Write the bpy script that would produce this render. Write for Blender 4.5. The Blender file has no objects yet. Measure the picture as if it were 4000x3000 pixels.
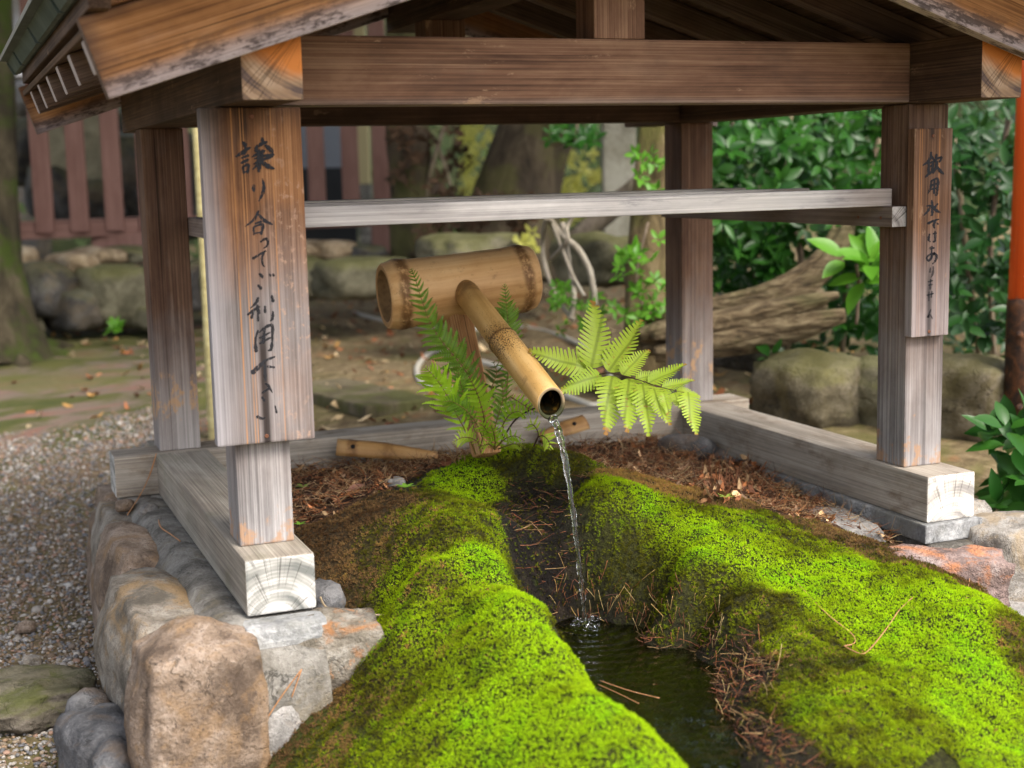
import bpy, bmesh, math, random
import numpy as np
from mathutils import Vector, Matrix, Quaternion, noise as mnoise
random.seed(7); RNG = np.random.default_rng(7)
S = bpy.context.scene; COL = S.collection
R = math.radians
# ------------------------------------------------------------------ camera
CAM = np.array([-0.4856, -2.6286, 0.6962]); YAW, PITCH, ROLL, FPX = 0.3802, -0.1492, -0.0235, 5525.5
_cy, _sy, _cp, _sp, _cr, _sr = math.cos(YAW), math.sin(YAW), math.cos(PITCH), math.sin(PITCH), math.cos(ROLL), math.sin(ROLL)
FW = np.array([_sy*_cp, _cy*_cp, _sp]); _r = np.array([_cy, -_sy, 0.0]); _u = np.cross(_r, FW)
RT = _cr*_r + _sr*_u; UP = -_sr*_r + _cr*_u
cd = bpy.data.cameras.new('camera'); cam = bpy.data.objects.new('camera', cd); COL.objects.link(cam)
cam.matrix_world = Matrix(((RT[0], UP[0], -FW[0], CAM[0]), (RT[1], UP[1], -FW[1], CAM[1]), (RT[2], UP[2], -FW[2], CAM[2]), (0, 0, 0, 1)))
cd.sensor_width = 36; cd.lens = FPX/4000*36; cd.clip_start = 0.05; cd.clip_end = 400
cd.dof.use_dof = True; cd.dof.focus_distance = 3.02; cd.dof.aperture_fstop = 2.9
S.camera = cam
# ------------------------------------------------------------------ light
SUN_EL, SUN_AZ = 48, 158          # azimuth measured from +Y towards +X: behind the camera, a little to its right
w = bpy.data.worlds.new('World'); S.world = w; w.use_nodes = True
nt = w.node_tree; bg = nt.nodes['Background']
sky = nt.nodes.new('ShaderNodeTexSky'); sky.sky_type = 'NISHITA'; sky.sun_disc = False
sky.sun_elevation = R(SUN_EL); sky.sun_rotation = R(SUN_AZ); sky.air_density = 0.8; sky.dust_density = 4.0; sky.ozone_density = 0.6
hs_ = nt.nodes.new('ShaderNodeHueSaturation'); hs_.inputs['Saturation'].default_value = 0.5
nt.links.new(sky.outputs[0], hs_.inputs['Color']); nt.links.new(hs_.outputs[0], bg.inputs[0]); bg.inputs[1].default_value = 0.15
sl = bpy.data.lights.new('sun', 'SUN'); sl.energy = 1.5; sl.angle = R(22); sl.color = (1.0, 0.93, 0.84)
so = bpy.data.objects.new('sun', sl); COL.objects.link(so)
sd = Vector((math.sin(R(SUN_AZ))*math.cos(R(SUN_EL)), math.cos(R(SUN_AZ))*math.cos(R(SUN_EL)), math.sin(R(SUN_EL))))
so.rotation_euler = sd.to_track_quat('Z', 'Y').to_euler(); so.location = (0, -6, 8)
S.view_settings.view_transform = 'Standard'; S.view_settings.look = 'None'; S.view_settings.gamma = 1
S.view_settings.use_curve_mapping = False; S.view_settings.exposure = 1.36
S.render.engine = 'CYCLES'; S.cycles.use_denoising = True; S.cycles.max_bounces = 8; S.cycles.transparent_max_bounces = 12
# ------------------------------------------------------------------ picture point -> place (pixels of a 2212 px wide view)
K = 4000/2212
def ray(u, v): return FW + RT*((u*K-2000)/FPX) - UP*((v*K-1500)/FPX)
def AD(u, v, d): return Vector(CAM + ray(u, v)*d)
def AX(u, v, x): q = ray(u, v); return Vector(CAM + q*(x-CAM[0])/q[0])
def AY(u, v, y): q = ray(u, v); return Vector(CAM + q*(y-CAM[1])/q[1])
def AZ(u, v, z): q = ray(u, v); return Vector(CAM + q*(z-CAM[2])/q[2])
# ------------------------------------------------------------------ objects
WM = {}
def reg(o, parent, M):
    COL.objects.link(o); WM[o.name] = M
    if parent is not None:
        o.parent = parent; o.matrix_parent_inverse = WM[parent.name].inverted()
    o.matrix_basis = M
    return o
def tag(o, label=None, cat=None, group=None, kind=None):
    for k, v in (('label', label), ('category', cat), ('group', group), ('kind', kind)):
        if v: o[k] = v
    return o
def thing(name, loc, label, cat, group=None):
    o = bpy.data.objects.new(name, None); o.empty_display_size = 0.05
    reg(o, None, Matrix.Translation(Vector(loc))); return tag(o, label, cat, group)
def mesh(name, V, F, smooth=True):
    me = bpy.data.meshes.new(name); me.from_pydata([tuple(v) for v in V], [], [tuple(f) for f in F]); me.update()
    if smooth: me.shade_smooth()
    return me
def obj(name, me, mats, parent=None, M=None):
    if mats is not None:
        if len(me.materials): me.materials.clear()
        for m in (mats if isinstance(mats, (list, tuple)) else [mats]): me.materials.append(m)
    return reg(bpy.data.objects.new(name, me), parent, M if M is not None else Matrix())
def share(name, me, parent, M): return reg(bpy.data.objects.new(name, me), parent, M)
def tri_mesh(name, V, F, attrs=None, smooth=False):
    """numpy triangles; attrs: name -> (domain, array)"""
    V = np.asarray(V, np.float32); F = np.asarray(F, np.int32)
    me = bpy.data.meshes.new(name); me.vertices.add(len(V)); me.vertices.foreach_set('co', V.ravel())
    me.loops.add(F.size); me.loops.foreach_set('vertex_index', F.ravel())
    me.polygons.add(len(F)); me.polygons.foreach_set('loop_start', np.arange(0, F.size, 3, dtype=np.int32))
    me.update(calc_edges=True)
    for k, (dom, a) in (attrs or {}).items():
        t = 'FLOAT' if a.ndim == 1 else 'FLOAT_COLOR'
        at = me.attributes.new(k, t, dom)
        at.data.foreach_set('value' if a.ndim == 1 else 'color', np.asarray(a, np.float32).ravel())
    if smooth: me.shade_smooth()
    return me
def frame(origin, x, z):
    x = Vector(x).normalized(); z = Vector(z); y = z.cross(x).normalized(); z = x.cross(y)
    o = Vector(origin)
    return Matrix(((x.x, y.x, z.x, o.x), (x.y, y.y, z.y, o.y), (x.z, y.z, z.z, o.z), (0, 0, 0, 1)))
def beam(name, p0, p1, wy, hz, mats, parent, up=(0, 0, 1), bev=0.003):
    """timber from p0 to p1 (axis of its middle); local X runs along the grain; end faces take mats[1]"""
    p0 = Vector(p0); p1 = Vector(p1); L = (p1-p0).length
    bm = bmesh.new(); bmesh.ops.create_cube(bm, size=1)
    for v in bm.verts: v.co = Vector((v.co.x*L, v.co.y*wy, v.co.z*hz))
    bmesh.ops.bevel(bm, geom=bm.edges[:], offset=bev, segments=2, affect='EDGES', profile=0.6)
    me = bpy.data.meshes.new(name); bm.normal_update()
    for f in bm.faces: f.material_index = 1 if abs(f.normal.x) > 0.8 and len(mats) > 1 else 0
    bm.to_mesh(me); bm.free()
    return obj(name, me, mats, parent, frame((p0+p1)/2, p1-p0, up))
def bx(name, x0, x1, y0, y1, z0, z1, axis, mats, parent, bev=0.003):
    c = ((x0+x1)/2, (y0+y1)/2, (z0+z1)/2)
    if axis == 'x': return beam(name, (x0, c[1], c[2]), (x1, c[1], c[2]), y1-y0, z1-z0, mats, parent, (0, 0, 1), bev)
    if axis == 'y': return beam(name, (c[0], y0, c[2]), (c[0], y1, c[2]), x1-x0, z1-z0, mats, parent, (0, 0, 1), bev)
    return beam(name, (c[0], c[1], z0), (c[0], c[1], z1), x1-x0, y1-y0, mats, parent, (0, 1, 0), bev)
def spline(pts, n):
    P = [Vector(p) for p in pts]; out = []
    if len(P) == 2: return [P[0].lerp(P[1], i/n) for i in range(n+1)]
    for i in range(n+1):
        t = i/n*(len(P)-1); k = min(int(t), len(P)-2); f = t-k
        a, b, c, d = P[max(k-1, 0)], P[k], P[k+1], P[min(k+2, len(P)-1)]
        out.append(0.5*((2*b) + (c-a)*f + (2*a-5*b+4*c-d)*f*f + (3*b-a-3*c+d)*f**3))
    return out
def tube_data(pts, rad, seg=8, jitter=0.0, cap=True, seed=0):
    rnd = random.Random(seed); V = []; F = []; n = len(pts); up = Vector((0, 0, 1))
    T0 = (pts[1]-pts[0]).normalized()
    A = T0.cross(up if abs(T0.z) < 0.9 else Vector((1, 0, 0))).normalized()
    for i, p in enumerate(pts):
        T = (pts[min(i+1, n-1)]-pts[max(i-1, 0)]).normalized(); A = (A - T*A.dot(T)).normalized(); B = T.cross(A)
        r = rad(i/(n-1)) if callable(rad) else rad
        for s in range(seg):
            a = 2*math.pi*s/seg; rr = r*(1+jitter*rnd.uniform(-1, 1))
            V.append(p + (A*math.cos(a)+B*math.sin(a))*rr)
    for i in range(n-1):
        for s in range(seg):
            F.append((i*seg+s, i*seg+(s+1) % seg, (i+1)*seg+(s+1) % seg, (i+1)*seg+s))
    if cap: F.append(tuple(range(seg))[::-1]); F.append(tuple((n-1)*seg+s for s in range(seg)))
    return V, F
def tube(name, pts, rad, mats, parent=None, seg=8, jitter=0.0, seed=0, n=None):
    P = spline(pts, n or max(4, 6*(len(pts)-1)))
    V, F = tube_data(P, rad, seg, jitter, True, seed)
    return obj(name, mesh(name, V, F), mats, parent)
def lathe(name, prof, mats, parent, M, seg=40, wob=0.0, shear=0.0, fmat=None, seed=1):
    """profile of (x, r) turned about local X"""
    V = []; F = []; n = len(prof)
    for i, (x, r) in enumerate(prof):
        for s in range(seg):
            a = 2*math.pi*s/seg
            rr = r*(1+wob*mnoise.noise(Vector((math.cos(a)*1.2, math.sin(a)*1.2, x*6+seed*7))))
            z = math.sin(a)*rr; sh = shear(x) if callable(shear) else 0
            V.append((x+sh*z, math.cos(a)*rr, z))
    for i in range(n-1):
        for s in range(seg): F.append((i*seg+s, (i+1)*seg+s, (i+1)*seg+(s+1) % seg, i*seg+(s+1) % seg))
    F.append(tuple(range(seg))); F.append(tuple((n-1)*seg+s for s in range(seg))[::-1])
    me = mesh(name, V, F)
    if fmat:
        for p in me.polygons:
            i = p.vertices[0]//seg if len(p.vertices) == 4 else (0 if p.index == len(F)-2 else n-2)
            p.material_index = fmat(i)
    return obj(name, me, mats, parent, M)
def fbm(p, oct=4, lac=2.1, gain=0.5):
    s = 0; a = 1; q = Vector(p)
    for _ in range(oct): s += a*mnoise.noise(q); q = q*lac + Vector((3.1, 1.7, 5.3)); a *= gain
    return s
_ICO = {}
def ico(sub):
    if sub not in _ICO:
        bm = bmesh.new(); bmesh.ops.create_icosphere(bm, subdivisions=sub, radius=1)
        bm.verts.ensure_lookup_table()
        _ICO[sub] = ([v.co.copy() for v in bm.verts], [tuple(v.index for v in f.verts) for f in bm.faces]); bm.free()
    return _ICO[sub]
def rock_mesh(name, r, seed, sub=4, box=0.6, rough=0.12, ridge=0.0):
    V, F = ico(sub); out = []; off = Vector((seed*3.7, seed*1.3, seed*2.9)); rm = (r[0]*r[1]*r[2])**(1/3)
    for v in V:
        m = max(abs(v.x), abs(v.y), abs(v.z)); q = v.lerp(v/m*0.92, box)
        d = fbm(q*1.1+off, 2)*rough*1.3 + fbm(q*3.3+off, 4)*rough*0.45
        if ridge: d -= ridge*abs(mnoise.noise(Vector((q.x*1.0, q.y*1.0, q.z*5))+off))
        q = q*(1+d)
        out.append(Vector((q.x*r[0], q.y*r[1], q.z*r[2])))
    return mesh(name, out, F)
def rock(name, c, r, mats, parent=None, seed=0, sub=4, box=0.6, rough=0.12, rot=(0, 0, 0), ridge=0.0):
    from mathutils import Euler
    M = Matrix.Translation(Vector(c)) @ Euler(rot).to_matrix().to_4x4()
    return obj(name, rock_mesh(name, r, seed, sub, box, rough, ridge), mats, parent, M)
# ------------------------------------------------------------------ node helpers
class NT:
    def __init__(s, name):
        s.m = bpy.data.materials.new(name); s.m.use_nodes = True; s.t = s.m.node_tree; s.t.nodes.clear()
        s.out = s.t.nodes.new('ShaderNodeOutputMaterial')
    def n(s, typ, ins=None, **props):
        nd = s.t.nodes.new('ShaderNode'+typ)
        for k, v in props.items(): setattr(nd, k, v)
        for k, v in (ins or {}).items():
            if v is None: continue
            if isinstance(v, bpy.types.NodeSocket): s.t.links.new(v, nd.inputs[k])
            else: nd.inputs[k].default_value = v
        return nd
    def math(s, op, a, b=0.5, clamp=False): return s.n('Math', {0: a, 1: b}, operation=op, use_clamp=clamp).outputs[0]
    def mix(s, f, a, b, blend='MIX'):
        c = lambda x: x if isinstance(x, bpy.types.NodeSocket) else (*x, 1) if len(x) == 3 else x
        return s.n('Mix', {0: f, 6: c(a), 7: c(b)}, data_type='RGBA', blend_type=blend).outputs[2]
    def ramp(s, f, stops, interp='LINEAR'):
        nd = s.n('ValToRGB', {0: f}); cr = nd.color_ramp; cr.interpolation = interp
        while len(cr.elements) < len(stops): cr.elements.new(0.5)
        for e, (p, c) in zip(cr.elements, stops):
            e.position = p; e.color = (*c, 1) if isinstance(c, tuple) else (c, c, c, 1)
        return nd.outputs[0]
    def obj_vec(s, rnd=20.0):
        tc = s.n('TexCoord').outputs['Object']
        oi = s.n('ObjectInfo').outputs['Random']
        return s.n('VectorMath', {0: tc, 1: s.n('CombineXYZ', {0: s.math('MULTIPLY', oi, rnd), 1: s.math('MULTIPLY', oi, rnd*1.7), 2: 0}).outputs[0]}, operation='ADD').outputs[0], tc
    def scale(s, v, sc): return s.n('Mapping', {'Vector': v, 'Scale': sc}).outputs[0]
    def noise(s, v, sc=5, det=4, rough=0.55, dist=0.0): return s.n('TexNoise', {'Vector': v, 'Scale': sc, 'Detail': det, 'Roughness': rough, 'Distortion': dist}).outputs[0]
    def mr(s, v, a, b, c=0.0, d=1.0, smooth=True):
        return s.n('MapRange', {0: v, 1: a, 2: b, 3: c, 4: d}, interpolation_type='SMOOTHSTEP' if smooth else 'LINEAR').outputs[0]
    def sep(s, v): return s.n('SeparateXYZ', {0: v}).outputs
    def pos(s): return s.n('NewGeometry').outputs['Position']
    def bump(s, h, st=0.3, d=0.002): return s.n('Bump', {'Height': h, 'Strength': st, 'Distance': d}).outputs[0]
    def attr(s, nm): return s.n('Attribute', attribute_name=nm).outputs
    def bsdf(s, col, rough=0.7, nrm=None, **kw):
        ins = {'Base Color': col if isinstance(col, bpy.types.NodeSocket) else (*col, 1), 'Roughness': rough, 'Normal': nrm, 'Specular IOR Level': 0.25}
        ins.update({k.replace('_', ' '): v for k, v in kw.items()})
        return s.n('BsdfPrincipled', ins).outputs[0]
    def done(s, sh): s.t.links.new(sh, s.out.inputs[0]); return s.m
def simple(name, col, rough=0.6, metal=0.0, var=0.25, sc=8.0, bump=0.0):
    t = NT(name); v, tc = t.obj_vec(); n = t.noise(v, sc, 5)
    c = t.mix(n, tuple(x*(1-var) for x in col), tuple(min(1, x*(1+var)) for x in col))
    return t.done(t.bsdf(c, rough, t.bump(n, bump) if bump else None, Metallic=metal))
def wood(name, dark, mid, light, g0=None, g1=None, wear=None, blot=0.5, rough=0.78, bmp=0.5, stain_or_light=None, chips=0.0, rust=None, streak=None, spots=None):
    """wear: ('const', f) | ('z', lo, hi): weathered grey below lo, none above hi | ('lz', lo, hi) the same across the board"""
    t = NT(name); v, tc = t.obj_vec(); X, Y, Z = t.sep(tc); PX, PY, PZ = t.sep(t.pos())
    g1n = t.noise(t.scale(v, (1.3, 26, 26)), 1, 6, 0.6, 0.5)
    g2n = t.noise(t.scale(v, (1.6, 260, 260)), 1, 3, 0.6, 0.3)
    g3n = t.noise(t.scale(v, (3.2, 11, 11)), 1, 7, 0.65, 0.4)
    bl = t.noise(v, 5.5, 5, 0.6)
    f = t.math('ADD', t.math('MULTIPLY', g1n, 0.20), t.math('ADD', t.math('MULTIPLY', g2n, 0.44), t.math('MULTIPLY', g3n, 0.36)))
    c = t.ramp(f, [(0.39, dark), (0.5, mid), (0.61, light)])
    c = t.mix(t.math('MULTIPLY', t.mr(bl, 0.5, 0.72), 0.45), c, dark)
    if g0:
        gc = t.ramp(f, [(0.40, g0), (0.51, tuple((a+b)/2 for a, b in zip(g0, g1))), (0.61, g1)])
        if wear[0] == 'const': mk = t.math('ADD', wear[1], 0.0)
        elif wear[0] == 'z': mk = t.mr(PZ, wear[1], wear[2], 1, 0)
        else: mk = t.mr(Z, wear[1], wear[2], 1, 0)
        mk = t.math('ADD', mk, t.math('MULTIPLY', t.math('SUBTRACT', t.math('ADD', bl, t.math('MULTIPLY', g1n, 0.6)), 0.82), blot*2.2), clamp=True)
        c = t.mix(mk, c, gc)
    if streak:      # pale orange late-wood lines
        st = t.noise(t.scale(v, (0.35, 60, 60)), 1, 2, 0.4, 0.15)
        c = t.mix(t.math('MULTIPLY', t.mr(st, 0.64, 0.69), t.mr(bl, 0.3, 0.6, 0.3, 1)), c, streak)
    if chips:       # bare scuffs
        cn = t.noise(t.scale(v, (9, 26, 26)), 1, 7, 0.75)
        c = t.mix(t.math('MULTIPLY', t.mr(cn, 0.60, 0.68), chips), c, (0.42, 0.27, 0.17))
    if rust:        # (z lo, z hi, colour) brown band of damp or gnawed wood
        lo, hi, rc = rust; e = t.math('ADD', PZ, t.math('MULTIPLY', t.math('SUBTRACT', t.noise(v, 11, 5, 0.65), 0.5), 0.34))
        mk = t.math('MULTIPLY', t.mr(e, lo-0.015, lo+0.01), t.mr(e, hi-0.01, hi+0.015, 1, 0))
        rn = t.noise(t.scale(v, (16, 30, 30)), 1, 6, 0.7)
        c = t.mix(t.math('MULTIPLY', mk, t.math('MULTIPLY', t.mr(rn, 0.47, 0.58), 0.75)), c, rc)
    if spots:       # brown mould blotches
        sn = t.noise(t.scale(v, (6, 13, 13)), 1, 7, 0.7)
        c = t.mix(t.math('MULTIPLY', t.mr(sn, 0.5, 0.68), spots[0]), c, spots[1])
    ckn = t.noise(t.scale(v, (0.45, 62, 62)), 1, 2, 0.5, 0.2)
    c = t.mix(t.math('MULTIPLY', t.mr(ckn, 0.69, 0.73), 0.75), c, tuple(x*0.25 for x in dark))
    if stain_or_light: c = stain_or_light(t, c, (X, Y, Z), (PX, PY, PZ), bl, g2n)
    h = t.math('ADD', t.math('MULTIPLY', g2n, 0.8), t.math('MULTIPLY', g1n, 0.5))
    return t.done(t.bsdf(c, t.math('ADD', rough-0.1, t.math('MULTIPLY', bl, 0.2)), t.bump(h, bmp, 0.0018)))
def end_grain(name, c0, c1, c2, cy=0.0, cz=-0.09, dark=(0.02, 0.015, 0.01), crack=0.7, orange=None):
    t = NT(name); v, tc = t.obj_vec(); X, Y, Z = t.sep(tc)
    n = t.noise(tc, 14, 4)
    y = t.math('SUBTRACT', Y, cy); z = t.math('SUBTRACT', Z, cz)
    r = t.math('ADD', t.math('SQRT', t.math('ADD', t.math('MULTIPLY', y, y), t.math('MULTIPLY', z, z))), t.math('MULTIPLY', n, 0.012))
    ring = t.math('SINE', t.math('MULTIPLY', r, 900))
    big = t.noise(t.n('CombineXYZ', {0: t.math('MULTIPLY', r, 40), 1: t.math('MULTIPLY', y, 6), 2: 0}).outputs[0], 1, 3)
    f = t.math('ADD', t.math('MULTIPLY', ring, 0.022), t.math('ADD', t.math('MULTIPLY', big, 0.7), t.math('MULTIPLY', n, 0.3)))
    c = t.ramp(f, [(0.38, c0), (0.5, c1), (0.6, c2)])
    if orange: c = t.mix(t.mr(t.math('ADD', Z, t.math('ADD', t.math('MULTIPLY', n, 0.07), t.math('MULTIPLY', Y, -0.35))), 0.005, 0.05), c, orange)
    an = t.n('Math', {0: y, 1: z}, operation='ARCTAN2').outputs[0]
    cn = t.noise(t.n('CombineXYZ', {0: t.math('MULTIPLY', an, 7.5), 1: t.math('MULTIPLY', r, 0.8), 2: 3.3}).outputs[0], 1, 2)
    ck = t.mr(t.math('ABSOLUTE', t.math('SUBTRACT', cn, 0.5)), 0.003, 0.020, 1, 0)
    ck = t.math('MULTIPLY', ck, t.math('MULTIPLY', t.mr(t.noise(tc, 16, 2), 0.44, 0.50), crack))
    c = t.mix(ck, c, dark)
    return t.done(t.bsdf(c, 0.85, t.bump(t.math('SUBTRACT', f, ck), 0.4, 0.002)))
def stone(name, c0, c1, c2, patch=None, pf=0.5, spec=None, moss=0.0, sc=7.0, rough=0.8, bmp=0.6):
    t = NT(name); v, tc = t.obj_vec(); n = t.noise(v, sc, 8, 0.62, 0.4); fine = t.noise(v, sc*14, 4, 0.7)
    f = t.math('ADD', t.math('MULTIPLY', n, 0.75), t.math('MULTIPLY', fine, 0.25))
    c = t.ramp(f, [(0.40, c0), (0.5, c1), (0.60, c2)])
    c = t.mix(t.math('MULTIPLY', t.mr(t.noise(v, sc*0.8, 6, 0.7), 0.52, 0.64), 0.55), c, tuple(x*0.55 for x in c0))
    ck = t.mr(t.math('ABSOLUTE', t.math('SUBTRACT', t.noise(v, sc*0.7, 5, 0.6, 0.6), 0.5)), 0.002, 0.010, 1, 0)
    c = t.mix(t.math('MULTIPLY', ck, t.math('MULTIPLY', t.mr(t.noise(v, sc*0.9, 2), 0.48, 0.56), 0.6)), c, tuple(x*0.3 for x in c0))
    if patch:
        p = t.noise(v, sc*0.55, 7, 0.65, 0.8); c = t.mix(t.math('MULTIPLY', t.mr(p, 0.5, 0.62), pf), c, patch)
        q = t.noise(v, sc*2.1, 6, 0.7); c = t.mix(t.math('MULTIPLY', t.mr(q, 0.56, 0.66), pf*0.7), c, patch)
    if spec:
        s2 = t.noise(v, sc*30, 2, 0.5); c = t.mix(t.mr(s2, 0.6, 0.68), c, spec)
    if moss:
        nz = t.sep(t.n('NewGeometry').outputs['Normal'])[2]; mn = t.noise(v, sc*1.3, 6, 0.65)
        c = t.mix(t.math('MULTIPLY', t.mr(t.math('ADD', nz, t.math('MULTIPLY', mn, 1.2)), 0.75, 1.35), moss), c, (0.12, 0.12, 0.03))
    h = t.math('SUBTRACT', t.math('ADD', t.math('MULTIPLY', n, 1.0), t.math('MULTIPLY', fine, 0.55)), t.math('MULTIPLY', ck, 0.25))
    return t.done(t.bsdf(c, rough, t.bump(h, bmp, 0.022)))
def leafmat(name, c0, c1, gloss=0.4, trans=0.3, vein=None, tip=None):
    t = NT(name); oi = t.n('ObjectInfo').outputs['Random']; v, tc = t.obj_vec()
    rnd = t.attr('tone')[2]; f = t.math('FRACT', t.math('ADD', oi, rnd)); n = t.noise(v, 30, 3)
    c = t.mix(t.math('ADD', t.math('MULTIPLY', f, 0.75), t.math('MULTIPLY', n, 0.25)), c0, c1)
    if vein: c = t.mix(t.math('MULTIPLY', t.mr(t.math('ABSOLUTE', t.sep(tc)[1]), 0.004, 0.022, 1, 0), 0.6), c, vein)
    if tip:
        tx = t.mr(t.math('ADD', t.sep(tc)[0], t.math('MULTIPLY', t.noise(v, 9, 4), 0.5)), 1.12, 1.24)
        c = t.mix(t.math('MAXIMUM', t.math('MULTIPLY', t.mr(t.noise(v, 14, 5), 0.62, 0.68), 0.8), tx), c, tip)
    b = t.bsdf(c, gloss); tr = t.n('BsdfTranslucent', {0: t.mix(0.5, c, c1)}).outputs[0]
    return t.done(t.n('MixShader', {0: trans, 1: b, 2: tr}).outputs[0])
# ================================================================== MATERIALS OF THE PAVILION
GREY0, GREY1 = (0.16, 0.155, 0.165), (0.50, 0.485, 0.49)
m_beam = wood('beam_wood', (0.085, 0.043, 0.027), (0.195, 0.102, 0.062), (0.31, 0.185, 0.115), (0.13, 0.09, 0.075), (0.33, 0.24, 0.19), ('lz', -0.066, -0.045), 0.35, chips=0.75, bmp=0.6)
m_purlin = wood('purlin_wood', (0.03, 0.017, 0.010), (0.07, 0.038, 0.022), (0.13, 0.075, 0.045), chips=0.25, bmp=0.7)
m_post = wood('post_wood', (0.055, 0.030, 0.020), (0.125, 0.070, 0.045), (0.21, 0.135, 0.09), (0.14, 0.13, 0.13), (0.42, 0.40, 0.395), ('z', -0.05, 0.55), 0.45, rust=(-0.06, 0.05, (0.36, 0.21, 0.115)), bmp=0.7)
m_post_b = wood('back_post_wood', (0.05, 0.026, 0.017), (0.115, 0.060, 0.037), (0.20, 0.12, 0.075), (0.15, 0.13, 0.125), (0.40, 0.37, 0.35), ('z', 0.02, 0.40), 0.4, rust=(0.07, 0.165, (0.46, 0.27, 0.13)), bmp=0.6)
m_sill = wood('sill_wood', (0.13, 0.10, 0.07), (0.26, 0.21, 0.155), (0.40, 0.34, 0.27), (0.23, 0.205, 0.175), (0.52, 0.47, 0.40), ('const', 0.62), 0.45, spots=(0.6, (0.115, 0.068, 0.030)), bmp=0.5)
m_sill_l = wood('green_sill_wood', (0.12, 0.085, 0.07), (0.24, 0.19, 0.15), (0.37, 0.32, 0.25), (0.19, 0.185, 0.15), (0.44, 0.41, 0.35), ('const', 0.55), 0.45, spots=(0.30, (0.12, 0.12, 0.055)), bmp=0.5)
m_rail = wood('rail_wood', (0.055, 0.035, 0.025), (0.13, 0.085, 0.06), (0.22, 0.155, 0.115), (0.14, 0.11, 0.10), (0.33, 0.28, 0.25), ('const', 0.45), 0.4)
def stain_light_bar(t, c, L, P_, bl, g):
    n = t.noise(t.scale(t.n('TexCoord').outputs['Object'], (5, 30, 30)), 1, 7, 0.72)
    c = t.mix(t.math('MULTIPLY', t.mr(n, 0.56, 0.68), 0.55), c, (0.16, 0.155, 0.165))
    c = t.mix(t.mr(P_[0], 0.25, 0.75, 0.35, 0), c, (0.19, 0.17, 0.165))
    c = t.mix(t.mr(P_[0], 1.32, 1.46, 0, 0.6), c, (0.19, 0.14, 0.11))
    return t.mix(t.math('MULTIPLY', t.mr(P_[0], 0.85, 1.1), t.mr(P_[0], 1.2, 1.4, 0.4, 0)), c, (0.72, 0.69, 0.65))  # front light on the bar's right half, painted in as a paler stretch
m_bar = wood('bar_wood', (0.15, 0.12, 0.10), (0.30, 0.25, 0.215), (0.48, 0.42, 0.37), (0.26, 0.25, 0.255), (0.66, 0.63, 0.61), ('const', 0.8), 0.4, stain_or_light=stain_light_bar, bmp=0.7)
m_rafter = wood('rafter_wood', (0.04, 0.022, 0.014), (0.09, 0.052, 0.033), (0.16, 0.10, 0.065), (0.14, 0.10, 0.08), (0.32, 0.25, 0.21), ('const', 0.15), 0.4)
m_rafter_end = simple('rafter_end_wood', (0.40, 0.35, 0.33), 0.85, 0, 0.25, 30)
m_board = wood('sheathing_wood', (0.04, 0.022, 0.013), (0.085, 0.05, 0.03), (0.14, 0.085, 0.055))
def st_barge(t, c, L, P_, bl, g):
    ed = t.noise(t.scale(t.n('TexCoord').outputs['Object'], (14, 40, 40)), 1, 7, 0.75)
    m = t.math('MULTIPLY', t.mr(L[2], -0.055, 0.005, 1, 0), t.mr(ed, 0.47, 0.58))
    c = t.mix(t.math('MULTIPLY', m, 0.85), c, (0.05, 0.034, 0.03))
    e2 = t.math('MAXIMUM', t.mr(t.math('ADD', t.math('ABSOLUTE', L[0]), t.math('MULTIPLY', bl, 0.12)), 0.555, 0.62), t.mr(t.math('ADD', L[2], t.math('MULTIPLY', bl, 0.04)), 0.055, 0.085))
    return t.mix(t.math('MULTIPLY', e2, 0.75), c, (0.06, 0.035, 0.028))
m_barge = wood('bargeboard_wood', (0.15, 0.062, 0.022), (0.36, 0.165, 0.062), (0.56, 0.29, 0.125), (0.30, 0.25, 0.25), (0.62, 0.52, 0.50), ('lz', -0.062, -0.022), 0.3, stain_or_light=st_barge, bmp=0.6)
m_fascia = wood('fascia_wood', (0.03, 0.017, 0.011), (0.07, 0.04, 0.026), (0.15, 0.095, 0.065), chips=0.5)
m_end_grey = end_grain('sill_end_grain', (0.16, 0.165, 0.155), (0.33, 0.325, 0.30), (0.56, 0.55, 0.53), 0.01, -0.075, crack=0.55)
m_end_white = end_grain('pale_end_grain', (0.26, 0.245, 0.23), (0.50, 0.475, 0.43), (0.70, 0.67, 0.62), 0.0, -0.09, crack=0.5)
m_end_orange = end_grain('purlin_end_grain', (0.12, 0.085, 0.075), (0.32, 0.21, 0.13), (0.50, 0.36, 0.25), -0.09, 0.10, crack=0.5, orange=(0.60, 0.21, 0.05))
m_end_rail = end_grain('rail_end_grain', (0.17, 0.15, 0.14), (0.32, 0.29, 0.27), (0.45, 0.42, 0.40), 0.05, -0.04)
def mk_copper():
    t = NT('patina_copper'); v, tc = t.obj_vec(); n = t.noise(v, 6, 6, 0.65, 0.5); f = t.noise(t.scale(v, (30, 30, 8)), 1, 5, 0.7)
    c = t.ramp(t.math('ADD', t.math('MULTIPLY', n, 0.6), t.math('MULTIPLY', f, 0.4)), [(0.35, (0.022, 0.036, 0.033)), (0.5, (0.052, 0.074, 0.066)), (0.65, (0.10, 0.125, 0.115))])
    return t.done(t.bsdf(c, 0.55, t.bump(f, 0.2), Metallic=0.15))
m_copper = mk_copper()
m_lip = simple('copper_lip', (0.30, 0.30, 0.285), 0.6, 0.1, 0.3, 25)
m_screw = simple('rusty_screw', (0.17, 0.075, 0.045), 0.5, 0.6, 0.4, 200)
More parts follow.
